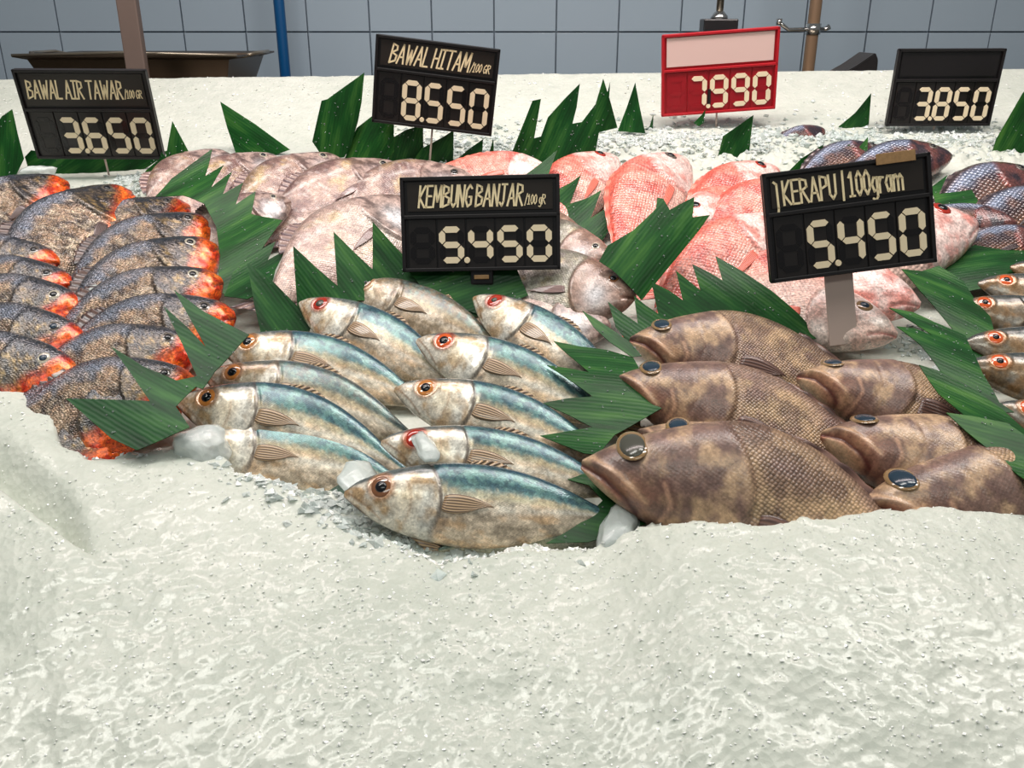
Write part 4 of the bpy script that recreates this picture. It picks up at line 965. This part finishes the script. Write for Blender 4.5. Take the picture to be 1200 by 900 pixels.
def sign(label, cpx, depth_anchor, anchor_h, width, hgt, roll, pitch, yaw, name, digits, small=None, colour='black', card='insert', plate='panel',
         cardh=.42, tsize=.021, twid=.0030, cond=.62, stake=None, first_x=None, extra=None, t_off=(0, 0), stake_len=.1, stake_dx=0., slant=.1):
    base = P(*depth_anchor, anchor_h)
    c = hit(cpx[0], cpx[1], base, np.array([0, 1.0, 0]))
    R = Matrix.Rotation(math.radians(yaw), 3, 'Z') @ Matrix.Rotation(math.radians(90-pitch), 3, 'X') @ Matrix.Rotation(math.radians(roll), 3, 'Z')
    mx = R.to_4x4(); mx.translation = Vector(c)
    root = thing('price_sign', label, 'price sign', 'price signs with cream digits', mx)
    W, H = width, hgt
    bm = bmesh.new(); box_bm(bm, (0, 0, -.004), (W, H, .007), .0025)
    r_ = .0042
    for cx_, cy_, sx_, sy_ in ((0, H/2-r_/2, W, r_), (0, -H/2+r_/2, W, r_), (-W/2+r_/2, 0, r_, H), (W/2-r_/2, 0, r_, H), (0, H/2-H*cardh, W, r_)):
        box_bm(bm, (cx_, cy_, .001), (sx_, sy_, .005), .0008)
    bm_obj('frame', bm, M[colour], root)
    cy0 = H/2 - H*cardh/2 + .0003
    cd = box('name_card', (0, cy0, .0006), (W-.016, H*cardh-.012, .0012), M[card], root)
    if name:
        tw = text_width(name, tsize, cond); sw = text_width(small, tsize*.45, cond*1.15) if small else 0
        x0 = -(tw+sw)/2 + t_off[0]; y0 = cy0 - tsize/2 + t_off[1]
        lettering('lettering', name, x0, y0, tsize, cond, twid, M['chalk'], cd, .0012, slant)
        if small: lettering('small_lettering', small, x0+tw+.001, y0+.001, tsize*.45, cond*1.15, twid*.5, M['chalk'], cd, .0012, slant)
    # five digit positions, the first one blank
    n = 5; pitchx = (W-.014)/n; dh = H*(1-cardh)-.020; dw = pitchx*.64; yb = -H/2+.009; sw_ = pitchx*.215
    for i, ch in enumerate(digits['d']):
        xx_ = -W/2+.007 + pitchx*i + pitchx*.18
        pl = box('digit_plate', (xx_+dw/2, yb+dh/2+.001, .0002), (pitchx*.94, dh+.014, .002), M[plate], root, .0004)
        bmo, bmf = bmesh.new(), bmesh.new(); ln = seglines(dw, dh-sw_, sw_*.12)
        for k, (p_, q_) in ln.items():
            p_ = p_+Vector((xx_, yb+sw_/2)); q_ = q_+Vector((xx_, yb+sw_/2))
            if k in SEG[ch]: segbar(bmo, p_, q_, sw_, .0010, .0026)
            else: segbar(bmf, p_, q_, sw_*.92, .0010, .0017)
        if SEG[ch]:
            bmesh.ops.recalc_face_normals(bmo, faces=bmo.faces); bm_obj('digit', bmo, M['cream'], pl)
        else: bmo.free()
        if len(bmf.verts):
            bmesh.ops.recalc_face_normals(bmf, faces=bmf.faces); bm_obj('unlit_segment', bmf, M['groove'] if colour == 'black' else M['redplate'], pl)['kind'] = 'stuff'
        else: bmf.free()
        if i == 1:
            b2 = bmesh.new(); bmesh.ops.create_cone(b2, cap_ends=True, segments=16, radius1=sw_*.5, radius2=sw_*.45, depth=.0022, matrix=Matrix.Translation((xx_+dw+pitchx*.2, yb+sw_*.45, .0018)))
            bm_obj('decimal_point', b2, M['cream'], root)
    if stake == 'clear':
        bm = bmesh.new(); box_bm(bm, (stake_dx, -H/2-stake_len/2+.01, -.010), (.030, stake_len+.02, .0025), .0008); box_bm(bm, (stake_dx+.012, -H/2-stake_len/2+.01, -.012), (.002, stake_len+.02, .005))
        bm_obj('stake', bm, M['clearpl'], root)
    elif stake == 'clip':
        bm = bmesh.new(); box_bm(bm, (stake_dx, -H/2-.006, -.006), (.026, .020, .010), .002); box_bm(bm, (stake_dx, -H/2-stake_len/2, -.008), (.014, stake_len, .004), .001)
        bm_obj('clip', bm, M['black'], root)
        box('spring', (stake_dx, -H/2-.007, .0005), (.017, .005, .002), M['tape'], root, .0008)
    elif stake == 'rod':
        tube('stake', [(stake_dx, -H/2+.01, -.010), (stake_dx, -H/2-stake_len, -.010)], .0016, M['clearpl'], root)
    if extra: extra(root, W, H)
    return root
def tape(root, W, H):
    box('tape_strip', (W/2-.036, H/2-.001, .0045), (.040, .011, .0012), M['tape'], root, .0003, Matrix.Rotation(math.radians(0), 3, 'Z'))
def missing(root, W, H):
    pass
sign('black price sign for BAWAL AIR TAWAR reading 3.650', (106, 135), (110, 212), 0, .195, .134, -.3, -12, 0, 'BAWAL AIR TAWAR', dict(d=' 3650'), small='/100 GR', tsize=.026, twid=.0023, cond=.40, stake='rod', stake_len=.03, cardh=.44)
sign('tilted black price sign for BAWAL HITAM reading 8.550', (510, 101), (510, 200), 0, .186, .128, -6.8, -4, 0, 'BAWAL HITAM', dict(d=' 8550'), small='/100 GR', tsize=.027, twid=.0025, cond=.44, stake='rod', stake_len=.05, cardh=.38, slant=.22, t_off=(.004, 0), stake_dx=.0)
def redbit(root, W, H):
    box('dark_segment', (-.016, -H/2+.028, .0020), (.0050, .024, .0016), M['black'], root)
sign('red price sign with blank pale card reading 7.990', (843, 85), (840, 160), 0, .191, .130, 4.0, -6, 0, None, dict(d=' 7990'), colour='red', card='pinkcard', plate='redplate', cardh=.44, stake='rod', stake_len=.04, extra=redbit)
sign('black price sign with blank dark card reading 3.850', (1107, 103), (1110, 165), 0, .174, .122, .2, -4, 0, None, dict(d=' 3850'), card='black', cardh=.40, stake='rod', stake_len=.04)
sign('black price sign for KEMBUNG BANJAR reading 5.450, on a clip stand', (563, 262), (570, 350), .03, .180, .106, 1.8, 14, -3, 'KEMBUNG BANJAR', dict(d=' 5450'), small='/100 gR', tsize=.0235, twid=.0022, cond=.41, stake='clip', cardh=.42, slant=.12, stake_len=.04, t_off=(.002, 0))
sign('large slanted black price sign for KERAPU reading 5.450', (995, 256), (985, 402), .03, .172, .112, 7.4, 14, 0, 'j KERAPU | 100gram', dict(d=' 5450'), tsize=.024, twid=.0022, cond=.44, stake='clear', stake_len=.075, stake_dx=-.012, extra=tape, cardh=.38, slant=-.03, t_off=(-.008, -.001))

# ================================================================ BEHIND THE ICE
def at(px, py, Y): return hit(px, py, np.array([0, Y, 0]), np.array([0, 1.0, 0]))
# tray
p0 = at(30, 62, 2.30); p1 = at(308, 62, 2.30); top_z = p0[2]; cx_ = (p0[0]+p1[0])/2; wx = (p1[0]-p0[0])*.88; cx_ += .02
tr = thing('metal_tray', 'dark shallow metal tray with flared rim behind the 3.650 sign', 'tray', None, Matrix.Translation((cx_, 2.30, 1.186)))
bm = bmesh.new(); th_ = top_z-1.186
def ring(w, d, z): return [bm.verts.new(v) for v in ((-w/2, -d/2, z), (w/2, -d/2, z), (w/2, d/2, z), (-w/2, d/2, z))]
rs_ = [ring(wx*.78, .22, .002), ring(wx*.90, .30, th_-.004), ring(wx, .34, th_), ring(wx, .34, th_-.004), ring(wx*.905, .303, th_-.010), ring(wx*.79, .225, 0)]
for a_, b_ in zip(rs_[:-1], rs_[1:]):
    for i in range(4): bm.faces.new((a_[i], a_[(i+1) % 4], b_[(i+1) % 4], b_[i]))
bm.faces.new(rs_[0]); bm.faces.new(rs_[-1][::-1]); bmesh.ops.recalc_face_normals(bm, faces=bm.faces)
bm_obj('pan', bm, M['traym'], tr)
for sx in (-1, 1): tube('handle', [(sx*wx*.47, -.08, th_-.006), (sx*(wx*.5+.012), -.06, th_+.002), (sx*(wx*.5+.012), .06, th_+.002), (sx*wx*.47, .08, th_-.006)], .004, M['steel'], tr)
tube('rolled_rim', [(-wx/2, -.17, th_), (0, -.171, th_+.006), (wx/2, -.17, th_)], .0032, M['steel'], tr)
# post
pp = at(158, 60, 2.02)
po = thing('square_post', 'brown-grey square post rising behind the 3.650 sign', 'post', None, Matrix.Translation((pp[0], 2.02, 1.0)))
box('shaft', (0, 0, .78), (.042, .022, 1.9), M['post'], po, .003); box('foot_plate', (0, 0, -.165), (.1, .09, .012), M['steel'], po, .002)
structure(box('trim_4', (0, 2.02, .412), (4.0, .10, .824), M['cabinet']))
pp = at(331, 50, 2.78)
bl = thing('blue_pipe', 'thin blue vertical pipe against the tiled wall', 'pipe', None, Matrix.Translation((pp[0], 2.78, 0)))
tube('pipe_tube', [(0, 0, 0), (0, 0, 2.9)], .0155, M['blue'], bl); 
for zz_ in (.7, 2.2): box('wall_bracket', (0, .062, zz_), (.05, .115, .02), M['chrome'], bl, .002)
pp = at(952, 40, 2.62)
rp = thing('tan_pipe', 'tan metal pipe with clamp in front of the tiled wall', 'pipe', None, Matrix.Translation((pp[0], 2.62, 0)))
tube('pipe_tube', [(0, 0, 0), (0, 0, 2.9)], .0165, M['pipe'], rp)
q = at(952, 34, 2.62)[2]
tube('clamp_collar', [(0, 0, q-.014), (0, 0, q+.014)], .021, M['chrome'], rp)
tube('clamp_arm', [(.03, -.0, q), (-.07, -.012, q-.002), (-.088, -.014, q+.010), (-.096, -.014, q+.016)], .0055, M['chrome'], rp)
tube('thumb_screw', [(.018, 0, q), (.034, 0, q), (.044, 0, q+.006)], [.004, .006, .008], M['chrome'], rp)
tube('hook_knob', [(-.098, -.014, q+.010), (-.098, -.014, q+.026)], .008, M['chrome'], rp)
# black wedge on the worktop
p0 = at(962, 83, 2.2); p1 = at(1023, 61, 2.2); w_ = p1[0]-p0[0]
bm = bmesh.new(); zb = 1.186; hgt_ = p1[2]-zb
prof = [(0, 0), (w_, 0), (w_-.004, hgt_*.85), (w_-.012, hgt_), (w_*.55, hgt_*.72), (w_*.28, hgt_*.55), (.004, .012)]
fr = [bm.verts.new((x_, -.05, z_)) for x_, z_ in prof]; bk = [bm.verts.new((x_, .05, z_)) for x_, z_ in prof]
bm.faces.new(fr); bm.faces.new(bk[::-1])
for i in range(len(prof)): bm.faces.new((fr[i], bk[i], bk[(i+1) % len(prof)], fr[(i+1) % len(prof)]))
bmesh.ops.recalc_face_normals(bm, faces=bm.faces)
bmesh.ops.bevel(bm, geom=list(bm.edges), offset=.002, segments=2, affect='EDGES')
sc_ = thing('black_scoop', 'black plastic scoop end showing over the ice ridge', 'scoop', None, Matrix.Translation((p0[0], 2.2, zb)))
bm_obj('scoop_bowl', bm, M['black'], sc_); tube('grip', [(w_*.6, .04, .02), (w_*.6, .16, .03)], .012, M['black'], sc_)
# hanging clamp over the red sign
pq = at(842, 31, 2.05); ww = at(862, 31, 2.05)[0]-at(822, 31, 2.05)[0]
hc_ = thing('hanging_clamp', 'black clamp block on a steel rod above the red sign', 'clamp', None, Matrix.Translation((pq[0], 2.05, pq[2])))
box('clamp_block', (0, 0, 0), (ww, .05, .030), M['black'], hc_, .003)
tube('rod', [(0, 0, .012), (0, 0, 1.2)], .0075, M['steel'], hc_)
tube('collar', [(0, 0, .014), (0, 0, .020), (0, 0, .030)], [.018, .018, .009], M['chrome'], hc_)
tube('crossbar', [(-.045, 0, .072), (.03, 0, .072)], .007, M['black'], hc_)
tube('lower_rod', [(0, 0, -.01), (0, 0, -.5)], .006, M['steel'], hc_)

# ================================================================ LOOSE ICE
def rock(bm, c, r, rnd, sq=1.0):
    res = bmesh.ops.create_icosphere(bm, subdivisions=3, radius=1.0)
    ax = [rnd.uniform(.7, 1.2) for _ in range(3)]; ph = [rnd.uniform(0, 6) for _ in range(4)]
    rot = Matrix.Rotation(rnd.uniform(0, 6), 3, 'Z') @ Matrix.Rotation(rnd.uniform(-.5, .5), 3, 'X')
    for v in res['verts']:
        p = v.co.copy(); k = 1 + .16*math.sin(p.x*4+ph[0])*math.sin(p.y*4+ph[1]) + .10*math.sin(p.z*6+ph[2]) + rnd.uniform(-.02, .02) + .05*math.sin(p.x*9+ph[3])*math.sin(p.y*11)
        p = Vector((p.x*ax[0]*r[0], p.y*ax[1]*r[1], p.z*r[2]))*k
        v.co = rot @ p + Vector(c)
rn = random.Random(11)
chunks = [
 ('ice_chunk', 'clear ice lump against the large blue mackerel snout', (236, 524), .030, (.030, .022, .018)),
 ('ice_chunk', 'clear ice slab on the red-eyed mackerel cheek', (498, 523), .060, (.018, .010, .006)),
 ('ice_chunk', 'pointed clear ice lump between front mackerel tail and largest grouper', (726, 622), .026, (.028, .014, .012)),
 ('ice_chunk', 'long wet ice lump under the largest grouper throat', (826, 606), .040, (.040, .018, .018)),
 ('ice_chunk', 'small wet ice lump beside the long one under the grouper', (872, 606), .036, (.024, .014, .012)),
 ('ice_chunk', 'wet ice lump over the buried mackerel by its small fin', (420, 562), .022, (.026, .016, .009)),
 ('ice_chunk', 'pink-tinged ice lump among pacu at the picture edge', (118, 346), .045, (.022, .018, .012)),
 ('ice_chunk', 'flat ice piece on the chin of the lowest edge pacu', (78, 443), .050, (.018, .006, .005)),
 ('ice_chunk', 'ice lump behind the topmost edge pacu', (44, 203), .030, (.030, .016, .012)),
]
for nm, lb, px_, h_, r_ in chunks:
    bm = bmesh.new(); rock(bm, (0, 0, 0), r_, rn); o = bm_obj(nm, bm, M['clear_ice'], None, True)
    o.location = P(*px_, h_); o.rotation_euler = (TB, 0, 0); tag(o, lb, 'ice', 'loose clear ice lumps')
# crumbs: thousands of small faceted crystals
def crumbs(name, label, n, region, size, mat, seed):
    rnd = random.Random(seed); vs = []; fs = []
    base = np.array([(1, 0, 0), (-1, 0, 0), (0, 1, 0), (0, -1, 0), (0, 0, 1), (0, 0, -1)], float)
    tri = [(0, 2, 4), (2, 1, 4), (1, 3, 4), (3, 0, 4), (2, 0, 5), (1, 2, 5), (3, 1, 5), (0, 3, 5)]
    k = 0
    while k < n:
        px_, py_, hh = region(rnd)
        p = P(px_, py_, hh)
        if hh < .035:
            zi = ice_z(p[0], p[1]); p[2] = zi + rnd.uniform(-.2, .25)*size
        s_ = size*rnd.uniform(.4, 1.5)
        b_ = base*(np.array([[rnd.uniform(.5, 1.3), rnd.uniform(.5, 1.3), rnd.uniform(.3, .8)]]))*s_
        ang = rnd.uniform(0, 6.28); ca_, sa_ = math.cos(ang), math.sin(ang); tl = rnd.uniform(-.6, .6); ct, st = math.cos(tl), math.sin(tl)
        b_ = b_ @ np.array([[ca_, -sa_, 0], [sa_, ca_, 0], [0, 0, 1]]) @ np.array([[1, 0, 0], [0, ct, -st], [0, st, ct]])
        b_ = b_ + np.array([[rnd.uniform(-.3, .3)*s_ for _ in range(3)] for _ in range(6)]) + p
        o_ = len(vs); vs.extend(b_.tolist()); fs.extend([(a_+o_, c_+o_, d_+o_) for a_, c_, d_ in tri]); k += 1
    o = mesh_obj(name, vs, fs, mat, None, smooth=False)
    return tag(o, label, 'ice', None, 'stuff')
def r_front(r):
    x_ = r.uniform(-60, 1260); y0_ = float(np.interp(x_, bx, by)); return x_, y0_ + 4 + (r.random()**1.6)*(930-y0_), .03
def r_edge(r):
    x_ = r.uniform(-40, 1240); y0_ = float(np.interp(x_, bx, by)); return x_, y0_ + r.gauss(4, 7), .03
def r_wet(r):
    x_ = r.gauss(420, 75); return x_, 575 + r.gauss(0, 26) + (x_-420)*.25, .03
def r_back(r):
    x_ = r.choice([r.uniform(650, 900), r.uniform(880, 1200), r.uniform(440, 640)]); return x_, r.gauss(170, 12), .01
def r_pile(r):
    a_ = r.choice([(150, 205, 14, 6), (165, 215, 12, 8), (30, 210, 24, 4), (95, 345, 10, 6), (1090, 398, 22, 14), (510, 185, 40, 6), (1085, 160, 60, 8)]); return r.gauss(a_[0], a_[2]), r.gauss(a_[1], a_[3]), .01
def r_ridge(r): return r.uniform(-40, 1240), r.uniform(88, 160), .0
crumbs('ice_grains', 'fine white ice grains scattered on the front mound', 5000, r_front, .0010, M['grain'], 1)
crumbs('ice_crumbs', 'coarse ice crumbs along the edge where the fish sink in', 1800, r_edge, .0026, M['grain'], 2)
crumbs('melting_ice', 'wet glassy ice crumbs round the front mackerel head', 900, r_wet, .0045, M['clear_ice'], 3)
crumbs('broken_ice', 'rough broken ice between the back leaves and the snappers', 4200, r_back, .0046, M['clear_ice'], 4)
crumbs('ice_bits', 'small ice bits in the gaps between the fish piles', 900, r_pile, .0045, M['clear_ice'], 5)
crumbs('ridge_grains', 'fine ice grains on the back ridge', 1500, r_ridge, .0018, M['grain'], 6)
